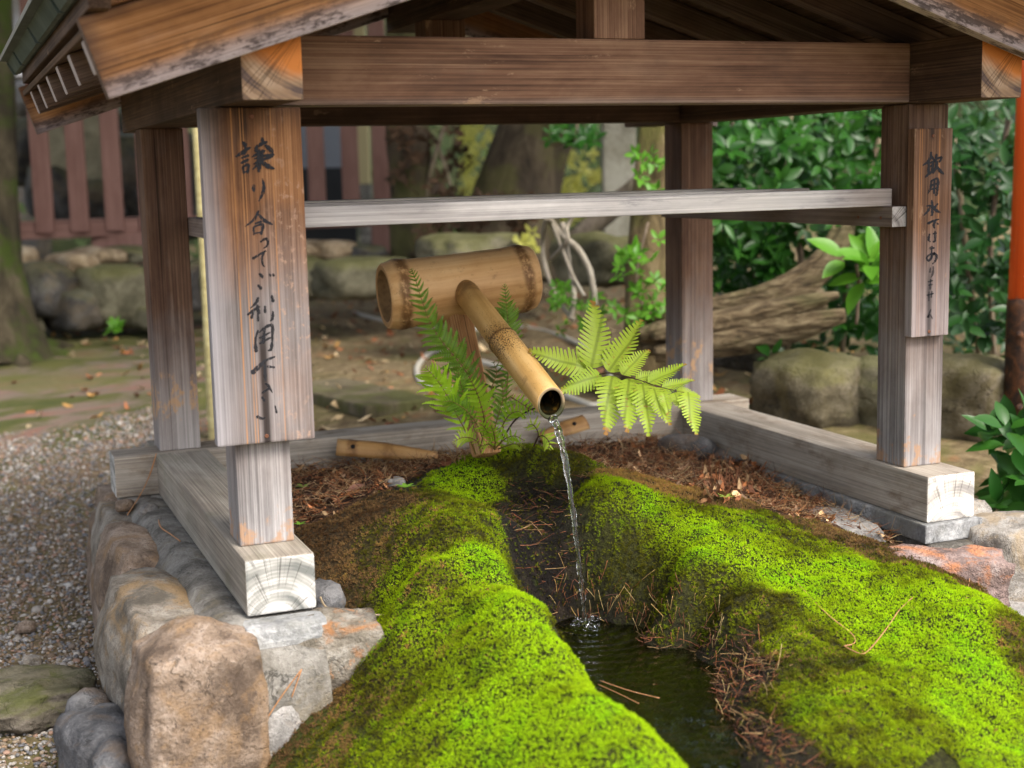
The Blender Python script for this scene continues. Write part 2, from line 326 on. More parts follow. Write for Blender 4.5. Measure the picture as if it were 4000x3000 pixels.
# ================================================================== PAVILION
P, W, DY, H = 0.105, 1.531, 1.0496, 0.8239
PT = 0.957; XC = (W+P)/2
pav = thing('water_pavilion', (XC, 0.5, -0.106), 'small open wooden roof pavilion of four weathered posts sheltering the mossy basin', 'pavilion')
for x, y, mt in ((0, 0, m_post), (W, 0, m_post), (0, DY, m_post_b), (W, DY, m_post_b)):
    bx('post', x, x+P, y, y+P, 0.0005, H-0.0005, 'z', [mt, mt], pav, 0.004)
so_ = -0.0131
bx('sill', so_, so_+0.1313, -0.1033, 1.0285, -0.1064, 0, 'y', [m_sill_l, m_end_grey], pav, 0.005)
bx('sill', W+so_, W+so_+0.1313, -0.1033, 1.0285, -0.1064, 0, 'y', [m_sill, m_end_white], pav, 0.005)
bx('cross_sill', so_-0.106, W+so_+0.1313+0.1003, 1.0297, 1.1456, -0.1064, 0, 'x', [m_sill, m_end_grey], pav, 0.005)
for x in (so_, W+so_): bx('sill_tenon', x+0.004, x+0.127, 1.147, 1.25, -0.104, -0.003, 'y', [m_sill_l, m_end_grey], pav, 0.004)
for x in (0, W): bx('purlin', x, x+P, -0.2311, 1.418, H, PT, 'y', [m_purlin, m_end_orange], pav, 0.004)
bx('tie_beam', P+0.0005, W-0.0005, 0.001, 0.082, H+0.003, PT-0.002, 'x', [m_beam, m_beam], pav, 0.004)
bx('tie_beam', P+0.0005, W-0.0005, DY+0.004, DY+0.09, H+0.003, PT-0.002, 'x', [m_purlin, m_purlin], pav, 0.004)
SL = 0.325; th = math.atan(SL); CT, ST = math.cos(th), math.sin(th)
RZ = 0.868; EX = -0.228                                  # underside of the rafters at the eave
ridge_z = RZ + (XC-EX)*SL
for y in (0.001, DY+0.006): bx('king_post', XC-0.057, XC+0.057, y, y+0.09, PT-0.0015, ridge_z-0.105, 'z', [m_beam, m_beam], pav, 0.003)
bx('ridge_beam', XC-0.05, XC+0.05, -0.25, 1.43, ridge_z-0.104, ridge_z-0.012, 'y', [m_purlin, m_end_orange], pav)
for s in (-1, 1):
    def pt(dx, up, y, s=s): return (XC+s*(XC-EX)-s*dx-s*0 + s*up*ST*0 + (s*ST*up if False else 0), y, RZ+dx*SL+up)
    def q(x, z): return (XC + s*(XC-x), z) if s > 0 else (x, z)
    nx, nz = -ST, CT
    for k in range(6):
        yc = -0.189 + 0.0225 + 0.274*k
        ax, az = EX+nx*0.029, RZ+nz*0.029; bxx, bz = ax+CT*1.085, az+ST*1.085
        a = q(ax, az); b = q(bxx, bz); yo = 0.002*s
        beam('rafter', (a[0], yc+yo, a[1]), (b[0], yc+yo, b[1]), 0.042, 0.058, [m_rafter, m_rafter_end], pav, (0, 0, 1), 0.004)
    for k in range(9):                                  # boards over the rafters
        d = 0.055+0.12*k; ax, az = EX+nx*0.066+CT*d, RZ+nz*0.066+ST*d; a = q(ax, az)
        up = Vector((nx if s < 0 else -nx, 0, nz))
        beam('roof_board', (a[0], -0.262, a[1]), (a[0], 1.405, a[1]), 0.117, 0.012, [m_board], pav, up, 0.0015)
    for y0, y1 in ((-0.29, -0.2545), (1.408, 1.443)):
        h = 0.13; ax, az = -0.222+nx*h/2, 0.823+nz*h/2; L = (XC+0.222)/CT - 0.004
        a = q(ax, az); b = q(ax+CT*L, az+ST*L); yc = (y0+y1)/2 + 0.001*s
        beam('bargeboard', (a[0], yc, a[1]), (b[0], yc, b[1]), y1-y0, h, [m_barge, m_rafter], pav, (0, 0, 1), 0.003)
        ax, az = -0.213+nx*0.024, 0.9635+nz*0.024; a = q(ax, az); b = q(ax+CT*1.03, az+ST*1.03)
        yt = yc + (-0.012 if y0 < 0 else 0.012)
        beam('barge_trim', (a[0], yt, a[1]), (b[0], yt, b[1]), 0.045, 0.045, [m_barge, m_rafter], pav, (0, 0, 1), 0.003)
    a = q(-0.232, 0.978)
    beam('eave_fascia', (a[0], -0.335, a[1]), (a[0], 1.432, a[1]), 0.034, 0.042, [m_fascia, m_fascia], pav)
    # copper sheets, each one eave face, folded lip and the roof slope above
    ys = [AX(v0*0.2001, v1*0.2001, -0.266).y for v0, v1 in ((160, 790), (235, 700), (410, 520), (650, 232))]
    ys = sorted(ys + [ys[3]-0.33, ys[3]-0.66, (ys[2]+ys[3])/2*0+ys[2]-0*0.1])
    ys = sorted(set(round(y, 3) for y in ys))
    prof = [(-0.302, 1.016), (-0.304, 1.024), (-0.300, 1.031), (XC-0.002, 1.031+(XC+0.3)*SL), (XC-0.002, 1.012+(XC+0.3)*SL), (-0.240, 1.032), (-0.250, 0.986), (-0.258, 0.983), (-0.266, 0.985), (-0.283, 1.016)]
    for y0, y1 in zip(ys[:-1], ys[1:]):
        V = []; n = len(prof)
        for y in (y0+0.002, y1-0.001): V += [(q(x, z)[0], y, q(x, z)[1]) for x, z in prof]
        F = [(i, (i+1) % n, n+(i+1) % n, n+i) for i in range(n)] + [tuple(range(n))[::-1], tuple(range(n, 2*n))]
        if s > 0: F = [f[::-1] for f in F]
        me = mesh('copper_sheet', V, F, False)
        o = obj('copper_sheet', me, [m_copper, m_lip], pav)
        for p_ in me.polygons:
            if p_.index in (0, 1): p_.material_index = 1
        V = []
        for y in (y1-0.0025, y1+0.0045): V += [(q(-0.286, 1.014)[0], y, 1.014), (q(-0.270, 0.982)[0], y, 0.982), (q(-0.258, 0.982)[0], y, 0.982), (q(-0.270, 1.014)[0], y, 1.014)]
        F = [(0, 1, 5, 4), (1, 2, 6, 5), (2, 3, 7, 6), (3, 0, 4, 7), (3, 2, 1, 0), (4, 5, 6, 7)]
        obj('seam', mesh('seam', V, F if s < 0 else [f[::-1] for f in F], False), [m_copper], o)
bx('ridge_cap', XC-0.07, XC+0.07, ys[0], ys[-1], ridge_z+0.155, ridge_z+0.20, 'y', [m_copper, m_copper], pav, 0.01)
# ladle rest: two side rails and three bars lying on them
bx('shelf_rail', 1.4905, W-0.0005, 0.004, 1.10, 0.5525, 0.5985, 'y', [m_rail, m_end_rail], pav)
bx('shelf_rail', P+0.0005, 0.1455, 0.004, 1.10, 0.5525, 0.5985, 'y', [m_rail, m_end_rail], pav)
for y in (0.030, 0.345, 0.640): bx('shelf_bar', 0.112, 1.509-0.008*(y > .1), y, y+0.043, 0.599, 0.6385, 'x', [m_bar, m_end_rail], pav)
scr = None
def screw(loc, nrm, parent, r=0.0042):
    V = []; F = []
    for i, (rr, h) in enumerate(((r, 0), (r, 0.0008), (r*0.75, 0.0016), (r*0.3, 0.0008))):
        V += [(math.cos(a*math.pi/5)*rr, math.sin(a*math.pi/5)*rr, h) for a in range(10)]
    for i in range(3):
        for s in range(10): F.append((i*10+s, i*10+(s+1) % 10, i*10+10+(s+1) % 10, i*10+10+s))
    F.append(tuple(range(30, 40)))
    z = Vector(nrm); return obj('screw', mesh('screw', V, F), [m_screw], parent, frame(loc, Vector((0, 0, 1)) if abs(z.z) < .5 else Vector((1, 0, 0)), z))
for y in (0.045, 0.13): screw((1.4902, y, 0.573), (-1, 0, 0), pav, 0.0038)
# ================================================================== SIGN BOARDS WITH BRUSH LETTERING
def mk_ink(dens):
    t = NT('brush_ink'); tc = t.n('TexCoord').outputs['Object']
    n = t.noise(t.scale(tc, (300, 300, 60)), 1, 4, 0.6)
    b = t.bsdf((0.016, 0.016, 0.020), 0.65); tr = t.n('BsdfTransparent').outputs[0]
    return t.done(t.n('MixShader', {0: t.math('MULTIPLY', t.mr(n, 0.30, 0.44), dens), 1: tr, 2: b}).outputs[0])
inks = [mk_ink(d) for d in (1.0, 0.9, 0.62)]
def st_signl(t, c, L, P_, bl, g):
    fine = t.noise(t.scale(t.n('TexCoord').outputs['Object'], (45, 60, 60)), 1, 8, 0.75)
    c = t.mix(t.math('MULTIPLY', t.mr(t.math('ADD', P_[0], t.math('MULTIPLY', bl, 0.05)), -0.015, 0.04, 1, 0), 0.75), c, t.mix(g, (0.17, 0.16, 0.17), (0.44, 0.425, 0.445)))
    tan = t.math('MULTIPLY', t.mr(fine, 0.54, 0.62), t.math('MULTIPLY', t.mr(P_[0], 0.06, 0.115), t.mr(bl, 0.36, 0.5)))
    c = t.mix(t.math('MULTIPLY', tan, 0.7), c, (0.42, 0.27, 0.19))
    w1 = t.mr(t.math('ABSOLUTE', t.math('SUBTRACT', P_[0], 0.056)), 0.003, 0.012, 1, 0)
    m = t.math('MULTIPLY', w1, t.math('MULTIPLY', t.mr(P_[2], 0.37, 0.48, 1, 0), 0.93))
    top = t.math('MULTIPLY', t.mr(t.math('ABSOLUTE', t.math('SUBTRACT', P_[0], 0.038)), 0.004, 0.02, 1, 0), t.mr(P_[2], 0.74, 0.79))
    top2 = t.math('MULTIPLY', t.mr(t.math('ADD', P_[2], t.math('MULTIPLY', bl, 0.05)), 0.785, 0.85), 0.6)
    c = t.mix(t.math('MAXIMUM', m, t.math('MAXIMUM', t.math('MULTIPLY', top, 0.8), top2)), c, (0.022, 0.015, 0.013))
    for x0, w_ in ((0.018, 0.0012), (0.034, 0.0009), (0.039, 0.0008), (0.0905, 0.0009)):
        ln = t.mr(t.math('ABSOLUTE', t.math('SUBTRACT', t.math('ADD', P_[0], t.math('MULTIPLY', t.math('SUBTRACT', P_[2], 0.5), 0.0)), x0)), w_*0.5, w_*1.6, 1, 0)
        c = t.mix(t.math('MULTIPLY', ln, t.mr(bl, 0.35, 0.6, 0.25, 0.8)), c, (0.42, 0.20, 0.075))
    return c
m_signl = wood('sign_wood_grey', (0.085, 0.036, 0.016), (0.23, 0.105, 0.045), (0.38, 0.19, 0.085), (0.10, 0.085, 0.08), (0.265, 0.232, 0.225), ('z', 0.40, 0.68), 0.5, stain_or_light=st_signl, bmp=0.9)
def st_signr(t, c, L, P_, bl, g):
    w1 = t.mr(t.math('ABSOLUTE', t.math('SUBTRACT', t.math('ADD', P_[0], t.math('MULTIPLY', bl, 0.012)), 1.578)), 0.001, 0.012, 1, 0)
    m = t.math('MULTIPLY', w1, t.mr(P_[2], 0.40, 0.55, 0.85, 0))
    m = t.math('MAXIMUM', m, t.math('MULTIPLY', w1, t.mr(P_[2], 0.735, 0.755, 0, 0.8)))
    c = t.mix(m, c, (0.03, 0.024, 0.024))
    for x0, w_ in ((1.593, 0.0014), (1.5455, 0.0009), (1.540, 0.0008)):
        ln = t.mr(t.math('ABSOLUTE', t.math('SUBTRACT', P_[0], x0)), w_*0.5, w_*1.6, 1, 0)
        c = t.mix(t.math('MULTIPLY', ln, t.mr(P_[2], 0.42, 0.7, 0.2, 0.8)), c, (0.42, 0.19, 0.07))
    return c
m_signr = wood('sign_wood_brown', (0.075, 0.036, 0.020), (0.165, 0.085, 0.048), (0.27, 0.155, 0.095), (0.17, 0.135, 0.13), (0.38, 0.325, 0.315), ('z', 0.33, 0.60), 0.4, stain_or_light=st_signr, chips=0.5, bmp=0.8)
def ribbon(pts, yv, conv):
    """flat brush stroke: points (x, y, width) in picture pixels of a zoomed view"""
    Q = [Vector((p[0], p[1], p[2])) for p in pts]
    n = max(3, 5*(len(Q)-1)); C_ = spline(Q, n) if len(Q) > 2 else [Q[0].lerp(Q[1], i/n) for i in range(n+1)]
    # round heads
    a = (C_[1]-C_[0]); a.z = 0; a = a.normalized() if a.length else Vector((1, 0, 0))
    b = (C_[-1]-C_[-2]); b.z = 0; b = b.normalized() if b.length else a
    h = C_[0]; C_ = [Vector((h.x-a.x*h.z*0.42, h.y-a.y*h.z*0.42, h.z*0.35))] + C_
    h = C_[-1]; C_.append(Vector((h.x+b.x*h.z*0.42, h.y+b.y*h.z*0.42, h.z*0.3)))
    V = []; F = []
    for i, c in enumerate(C_):
        d = C_[min(i+1, len(C_)-1)]-C_[max(i-1, 0)]; d.z = 0; d = d.normalized() if d.length else Vector((1, 0, 0))
        n_ = Vector((-d.y, d.x, 0)); wd = c.z*0.66*(1+0.18*math.sin(i*2.1+h.x))
        for sg in (-1, 1): V.append(conv(c.x+n_.x*wd*sg, c.y+n_.y*wd*sg, yv))
    for i in range(len(C_)-1): F.append((2*i, 2*i+1, 2*i+3, 2*i+2))
    return V, F
def letters(chars, conv, y, parent, tone):
    for k, (nm, ink, strokes) in enumerate(chars):
        V = []; F = []
        for j, st in enumerate(strokes):
            v, f = ribbon(st, y-0.00012*j, conv); F += [tuple(i+len(V) for i in q_) for q_ in f]; V += v
        obj('brush_character', mesh('brush_character', V, F, False), [inks[ink]], parent)
cA = lambda x, y, yv: AY((700+x*0.42194)/K, (400+y*0.42194)/K, yv)
def b_(st): return [(x, y+1540.6, w_) for x, y, w_ in st]
left_chars = [
 ('yuzu', 0, [[(590,368,20),(612,398,34)], [(524,502,12),(572,474,26),(615,442,26),(658,418,14)], [(604,400,22),(618,440,20),(600,480,18)], [(578,515,14),(642,490,18)], [(574,562,16),(608,545,22),(642,528,16)], [(590,598,20),(600,655,16)], [(588,600,16),(640,575,20),(634,650,20)], [(598,650,10),(632,636,12)],
  [(768,330,18),(774,372,26)], [(702,426,16),(758,388,26),(812,366,18)], [(722,400,22),(712,452,26)], [(800,398,20),(848,438,34),(868,466,12)], [(672,506,10),(730,474,24),(792,448,18)], [(698,522,12),(800,492,18),(874,484,22)], [(736,440,26),(742,560,32),(738,640,20)], [(690,570,12),(760,536,18),(862,498,22)], [(742,560,22),(680,622,8)], [(758,545,20),(818,588,34),(880,614,12)], [(772,440,16),(766,520,24)]]),
 ('ri', 0, [[(692,765,18),(688,800,26),(694,826,10)], [(770,704,8),(784,780,24),(770,850,22),(735,916,6)]]),
 ('a', 0, [[(735,1005,16),(692,1085,20),(612,1148,8)], [(732,1034,14),(790,1094,26),(862,1130,12)], [(704,1122,12),(766,1100,16)], [(688,1160,16),(692,1226,14)], [(690,1152,10),(776,1130,20),(758,1220,18)], [(700,1212,10),(756,1202,10)]]),
 ('small_tsu', 1, [[(752,1292,12),(800,1262,20),(822,1290,18),(810,1330,14),(778,1352,6)]]),
 ('te', 1, [[(682,1446,20),(740,1410,16),(802,1374,12)], [(790,1382,14),(766,1440,16),(774,1500,14),(792,1522,8)]]),
 ('go', 1, [[(744,1588,18),(764,1608,24),(772,1628,8)], [(836,1590,14),(846,1606,18)], [(868,1588,14),(876,1606,18)], b_([(732,152,18),(758,184,24)])]),
 ('kiki', 1, [b_([(730,268,18),(715,310,22),(658,366,6)]), b_([(634,426,14),(690,382,20),(746,350,10)]), b_([(724,338,20),(732,484,14)]), b_([(692,390,14),(668,456,20)]), b_([(735,376,16),(742,412,18)]), b_([(795,346,14),(797,402,22)]), b_([(858,250,18),(870,302,22)]), b_([(868,398,16),(864,460,20),(842,484,8)])]),
 ('you', 1, [b_([(730,570,14),(705,660,18),(712,762,30)]), b_([(738,592,8),(800,540,20),(862,528,24),(860,640,18),(852,740,22),(822,758,8)]), b_([(744,642,14),(842,588,14)]), b_([(744,692,14),(846,636,14)]), b_([(790,556,18),(778,684,26)])]),
 ('kuda', 0, [b_([(678,962,34),(740,904,30),(800,850,20),(884,814,14)]), b_([(794,878,14),(796,994,22),(800,1040,6)]), b_([(818,904,18),(882,912,14)])]),
 ('sa', 1, [b_([(796,1062,10),(826,1082,20),(862,1146,8)]), b_([(766,1150,14),(832,1108,16)]), b_([(768,1188,18),(790,1224,16)])]),
 ('i', 1, [b_([(888,1268,10),(902,1334,14)]), b_([(722,1368,22),(764,1386,18),(796,1378,8)])]),
]
sgl = bx('sign_board', -0.038, 0.1475, -0.0305, -0.0005, 0.2025, 0.8222, 'z', [m_signl, m_signl], None, 0.004)
tag(sgl, 'wide weathered board with large black brush lettering on the left front post', 'sign', 'lettered boards on the front posts')
letters(left_chars, cA, -0.0309, sgl, 0)
screw(cA(810, 1548+1540.6, -0.0305), (0, -1, 0), sgl); screw(cA(668, 132, -0.0305), (0, -1, 0), sgl, 0.0045)
cR = lambda x, y, yv: AY((3450+x*0.5063)/K, (480+y*0.5063)/K, yv)
right_chars = [
 ('in', 0, [[(370,226,12),(365,262,18),(345,300,16),(306,328,8)], [(372,256,12),(398,296,18)], [(350,312,10),(386,300,14)], [(345,342,10),(386,326,14)], [(352,300,16),(350,386,16)], [(386,302,14),(380,370,16)], [(326,420,8),(360,386,18),(392,374,8)], [(412,244,14),(404,302,14)], [(398,286,8),(450,264,14),(434,302,10)], [(416,300,16),(406,350,16),(384,392,6)], [(410,330,10),(440,370,20),(467,394,8)]]),
 ('you', 0, [[(372,444,10),(366,500,14),(343,550,6)], [(366,452,8),(420,430,14),(420,500,16),(413,552,14),(398,556,6)], [(368,482,10),(418,468,10)], [(366,514,10),(416,502,10)], [(396,440,10),(392,544,12)]]),
 ('mizu', 0, [[(375,598,10),(380,650,18),(378,706,14),(366,714,6)], [(335,642,8),(366,640,12),(345,680,14),(313,714,6)], [(422,624,10),(394,656,14)], [(384,650,10),(410,676,20),(440,692,8)]]),
 ('de', 1, [[(346,776,16),(390,754,12),(430,744,8)], [(406,752,10),(390,786,14),(396,812,10)], [(416,772,8),(424,782,10)]]),
 ('ha', 1, [[(358,858,10),(350,900,14),(364,918,6)], [(384,856,8),(412,850,8)], [(401,838,10),(399,908,14),(384,918,8)]]),
 ('a2', 1, [[(358,970,14),(394,964,10)], [(376,952,10),(370,1052,12)], [(396,1000,10),(356,1062,14),(336,1040,10),(370,1010,12),(406,1016,16),(410,1050,14),(382,1088,8)]]),
 ('ri2', 2, [[(365,1118,8),(360,1152,12)], [(386,1108,8),(384,1160,14),(368,1192,6)]]),
 ('ma', 2, [[(346,1226,8),(382,1216,10)], [(350,1252,8),(380,1246,10)], [(366,1206,8),(363,1282,12)]]),
 ('se', 2, [[(338,1330,10),(388,1316,10)], [(352,1306,10),(352,1372,10)], [(376,1300,10),(372,1346,10)]]),
 ('n', 2, [[(368,1440,8),(344,1502,12),(362,1480,10),(380,1512,8)]]),
]
sgr = bx('sign_board', 1.5255, 1.6285, -0.0255, -0.0005, 0.3045, 0.7690, 'z', [m_signr, m_signr], None, 0.003)
tag(sgr, 'narrow brown board with small black brush lettering on the right front post', 'sign', 'lettered boards on the front posts')
letters(right_chars, cR, -0.0259, sgr, 0)
screw(cR(387, 100, -0.0255), (0, -1, 0), sgr); screw(cR(354, 1610, -0.0255), (0, -1, 0), sgr)
# ================================================================== BAMBOO SPOUT
def bamboo(name, c0, c1, c2, bands, specks=None, ax_sc=1.6):
    t = NT(name); v, tc = t.obj_vec(); X, Y, Z = t.sep(tc)
    n = t.noise(t.scale(v, (ax_sc, 30, 30)), 1, 6, 0.6, 0.4); fine = t.noise(t.scale(v, (6, 260, 260)), 1, 3); bl = t.noise(v, 9, 5)
    c = t.ramp(t.math('ADD', t.math('MULTIPLY', n, 0.7), t.math('MULTIPLY', bl, 0.3)), [(0.34, c0), (0.5, c1), (0.66, c2)])
    for x0, w_, s_ in bands:
        m = t.mr(t.math('ABSOLUTE', t.math('SUBTRACT', t.math('ADD', X, t.math('MULTIPLY', t.math('SUBTRACT', bl, 0.5), w_*1.6)), x0)), w_*0.3, w_, 1, 0)
        nn = t.noise(t.scale(v, (60, 60, 60)), 1, 6, 0.7)
        c = t.mix(t.math('MULTIPLY', t.math('MULTIPLY', m, t.mr(nn, 0.3, 0.55)), s_), c, (0.13, 0.055, 0.018))
    if specks:
        x0, w_ = specks
        sp = t.noise(v, 330, 3, 0.6); big = t.noise(v, 22, 4)
        m = t.mr(t.math('ABSOLUTE', t.math('SUBTRACT', X, x0)), w_*0.15, w_, 1, 0)
        thr = t.math('ADD', t.math('MULTIPLY', m, 0.17), t.math('MULTIPLY', big, 0.16))
        c = t.mix(t.math('MULTIPLY', t.mr(t.math('ADD', sp, thr), 0.74, 0.79), 0.92), c, (0.03, 0.017, 0.01))
    mo = t.noise(v, 34, 7, 0.72); c = t.mix(t.math('MULTIPLY', t.mr(mo, 0.56, 0.70), 0.42), c, tuple(x*0.42 for x in c0))
    c = t.mix(t.math('MULTIPLY', t.mr(t.noise(v, 480, 2), 0.66, 0.72), t.math('MULTIPLY', t.mr(bl, 0.45, 0.6), 0.6)), c, (0.05, 0.03, 0.015))
    return t.done(t.bsdf(c, 0.5, t.bump(t.math('ADD', fine, n), 0.2, 0.001)))
cl = AD(829, 640, 3.40); cr = AD(1140, 600, 3.515); ax = cr-cl; LB = ax.length + 0.012
bs = thing('bamboo_spout', tuple(AD(1045, 960, 3.36)), 'fat bamboo crosspiece on a stake with a thin bamboo pipe pouring water', 'water spout')
m_bam = bamboo('crosspiece_bamboo', (0.38, 0.195, 0.072), (0.58, 0.345, 0.15), (0.70, 0.475, 0.25), [(0.038, 0.022, 0.85), (LB-0.036, 0.022, 0.85)])
m_bin = simple('bamboo_inside', (0.19, 0.115, 0.05), 0.8, 0, 0.75, 70, 0.6)
m_rim = simple('bamboo_rim', (0.36, 0.20, 0.08), 0.6, 0, 0.3, 60)
rb = 0.0815
pr = [(0.024, 0.001), (0.026, 0.040), (0.022, 0.054), (0.010, 0.0605), (0.001, 0.063), (0.000, 0.067), (0.000, 0.075), (0.004, 0.079), (0.018, rb), (0.028, rb+0.0035), (0.0335, rb+0.005), (0.0365, rb+0.0015), (0.040, rb+0.0045), (0.048, rb+0.003), (0.07, rb)] + \
     [(0.07+(LB-0.14)*i/8, rb-0.001*math.sin(i/8*math.pi)) for i in range(1, 8)] + \
     [(LB-0.07, rb), (LB-0.048, rb+0.002), (LB-0.041, rb+0.0045), (LB-0.037, rb+0.001), (LB-0.034, rb+0.0045), (LB-0.026, rb+0.003), (LB-0.006, rb-0.003), (LB, rb-0.009), (LB, rb-0.02), (LB-0.03, 0.05), (LB-0.03, 0.001)]
lathe('bamboo_crosspiece', pr, [m_bam, m_rim, m_bin], bs, frame(cl, ax, (0, 0, 1)), 56, 0.022, 0.0, lambda i: 2 if i < 4 else (1 if i < 6 else 0), 2)
pb = AD(1010, 636, 3.385); pm = AD(1191, 872, 3.0); dx = (pm-pb).normalized(); pb2 = pb - dx*0.05; LS = (pm-pb2).length
xn = 0.05 + 0.46*(LS-0.05)
m_pipe = bamboo('spout_bamboo', (0.35, 0.185, 0.052), (0.54, 0.325, 0.11), (0.66, 0.45, 0.195), [(0.055, 0.03, 0.6), (xn, 0.006, 0.9)], (xn+0.025, 0.11))
def mk_mouth():
    t = NT('wet_bamboo_inside'); v, tc = t.obj_vec(); n = t.noise(v, 60, 5)
    return t.done(t.bsdf(t.ramp(n, [(0.45, (0.004, 0.004, 0.002)), (0.6, (0.018, 0.011, 0.003)), (0.72, (0.07, 0.04, 0.006))]), 0.25, t.bump(n, 0.4)))
m_mouth = mk_mouth()
def mk_prim():
    t = NT('spout_rim'); v, tc = t.obj_vec(); Z = t.sep(tc)[2]; n = t.noise(v, 70, 4)
    return t.done(t.bsdf(t.mix(t.mr(t.math('ADD', Z, t.math('MULTIPLY', n, 0.03)), 0.0, 0.03), (0.035, 0.038, 0.014), (0.30, 0.22, 0.13)), 0.6))
pr = [(0.0, 0.001), (0.0, 0.0305), (xn*0.5, 0.0312), (xn-0.02, 0.0322), (xn-0.006, 0.0335), (xn-0.002, 0.0352), (xn, 0.0338), (xn+0.003, 0.0356), (xn+0.012, 0.0345), (xn+0.03, 0.0338)] + \
     [(xn+0.03+(LS-0.002-xn-0.03)*i/7, 0.0338-0.0008*i/7) for i in range(1, 8)] + [(LS, 0.0322), (LS, 0.0268), (LS-0.006, 0.0258), (LS-0.08, 0.025), (LS-0.2, 0.025), (LS-0.2, 0.001)]
np_ = len(pr)
lathe('spout_pipe', pr, [m_pipe, mk_prim(), m_mouth], bs, frame(pb2, dx, (0, 0, 1)), 44, 0.02, lambda x: -0.40*max(0, min(1, (x-(LS-0.22))/0.20)), lambda i: 0 if i < np_-6 else (1 if i < np_-4 else 2), 5)
m_stake = wood('stake_wood', (0.10, 0.045, 0.018), (0.33, 0.16, 0.06), (0.52, 0.34, 0.18), chips=0.6, bmp=0.8)
a, b = AD(985, 672, 3.445), AD(1052, 985, 3.37)
beam('support_stake', a, b, 0.062, 0.050, [m_stake, m_stake], bs, (0.3, -1, 0), 0.012)
# ================================================================== WATER
def mk_water(rough=0.02, tint=(0.75, 0.85, 0.80)):
    t = NT('clear_water'); n = t.noise(t.n('TexCoord').outputs['Object'], 55, 3)
    return t.done(t.bsdf(tint, rough, t.bump(n, 0.6, 0.004), IOR=1.33, Transmission_Weight=1.0))
m_jet = mk_water(0.0, (0.95, 0.98, 1.0))
WZ = -0.245
m0 = pm + Vector((0.001, -0.002, -0.031)); hit = AZ(1265, 1348, WZ)
jp = []
for i in range(15):
    f = i/14; x = m0.lerp(hit, f); z = m0.z + (WZ-0.004-m0.z)*(0.12*f+0.88*f*f)
    jp.append(Vector((m0.x+(hit.x-m0.x)*f, m0.y+(hit.y-m0.y)*f, z)))
print('JET', m0, hit)
def jr(f): return (0.0092-0.0038*min(1, f*1.8))*(1+0.10*math.sin(f*30+1)+0.09*math.sin(f*71))
P_ = spline(jp, 90); V, F = tube_data(P_, jr, 12, 0.05, True, 3)
V = [v + Vector((math.sin(i//12*0.55)*0.0008, 0, 0)) for i, v in enumerate(V)]
js = obj('water_stream', mesh('water_stream', V, F), [m_jet]); tag(js, 'thin clear stream of water falling from the bamboo pipe into the pool', 'water stream')
# ================================================================== GROUND
def sm(a, b, x):
    t = min(1, max(0, (x-a)/(b-a))); return t*t*(3-2*t)
def ground(x, y):
    left = -0.45 + 0.37*sm(1.0, 6.2, y)
    right = -0.19 + 0.10*sm(3.0, 7.0, y)
    k = sm(-0.05, 1.25, x + 0.12*max(0, y-1.2)) * sm(-0.2, 0.7, y)
    z = left + (right-left)*k
    r = math.hypot(x-0.8, y-0.5)
    return z + 0.035*mnoise.noise(Vector((x*0.9, y*0.9, 3))) * sm(1.2, 3.0, r) + 0.012*mnoise.noise(Vector((x*3, y*3, 7)))
def axis(lo, hi, fine0, fine1, st, grow=1.18):
    a = list(np.arange(fine0, fine1+1e-6, st)); s = st
    while a[-1] < hi: s *= grow; a.append(min(hi, a[-1]+s))
    s = st
    while a[0] > lo: s *= grow; a.insert(0, max(lo, a[0]-s))
    return a
def mk_ground():
    t = NT('ground_earth'); p = t.pos(); X, Y, Z = t.sep(p)
    n = t.noise(p, 1.6, 8, 0.65, 0.6); f = t.noise(p, 16, 7, 0.7); g = t.noise(t.scale(p, (1.1, 4.0, 1)), 1.3, 7, 0.66, 0.5)
    c = t.ramp(f, [(0.34, (0.065, 0.045, 0.023)), (0.5, (0.15, 0.11, 0.057)), (0.64, (0.26, 0.20, 0.115))])
    c = t.mix(t.math('MULTIPLY', t.mr(t.noise(p, 7, 6, 0.7), 0.57, 0.66), 0.8), c, (0.22, 0.12, 0.055))
    # mossy, reddish trodden earth beyond the gravel on the left
    zone = t.math('MULTIPLY', t.mr(X, 0.55, 1.3, 1, 0), t.mr(Y, 2.4, 3.0))
    pav_ = t.ramp(g, [(0.38, (0.035, 0.052, 0.009)), (0.49, (0.065, 0.072, 0.017)), (0.56, (0.15, 0.115, 0.095)), (0.64, (0.18, 0.09, 0.07))])
    c = t.mix(t.math('MULTIPLY', zone, 0.9), c, pav_)
    ms = t.math('MULTIPLY', t.mr(n, 0.50, 0.62), 0.65)
    c = t.mix(ms, c, (0.10, 0.10, 0.025))
    return t.done(t.bsdf(c, 0.9, t.bump(t.math('ADD', f, n), 0.7, 0.02)))
xs = axis(-60, 60, -1.7, 4.2, 0.07); ys_ = axis(-40, 60, -2.2, 8.5, 0.07)
V = []; F = []
for y in ys_:
    for x in xs: V.append((x, y, ground(x, y)))
nx_ = len(xs)
for j in range(len(ys_)-1):
    for i in range(nx_-1): F.append((j*nx_+i, j*nx_+i+1, (j+1)*nx_+i+1, (j+1)*nx_+i))
tag(obj('ground', mesh('ground', V, F), [mk_ground()]), kind='structure')
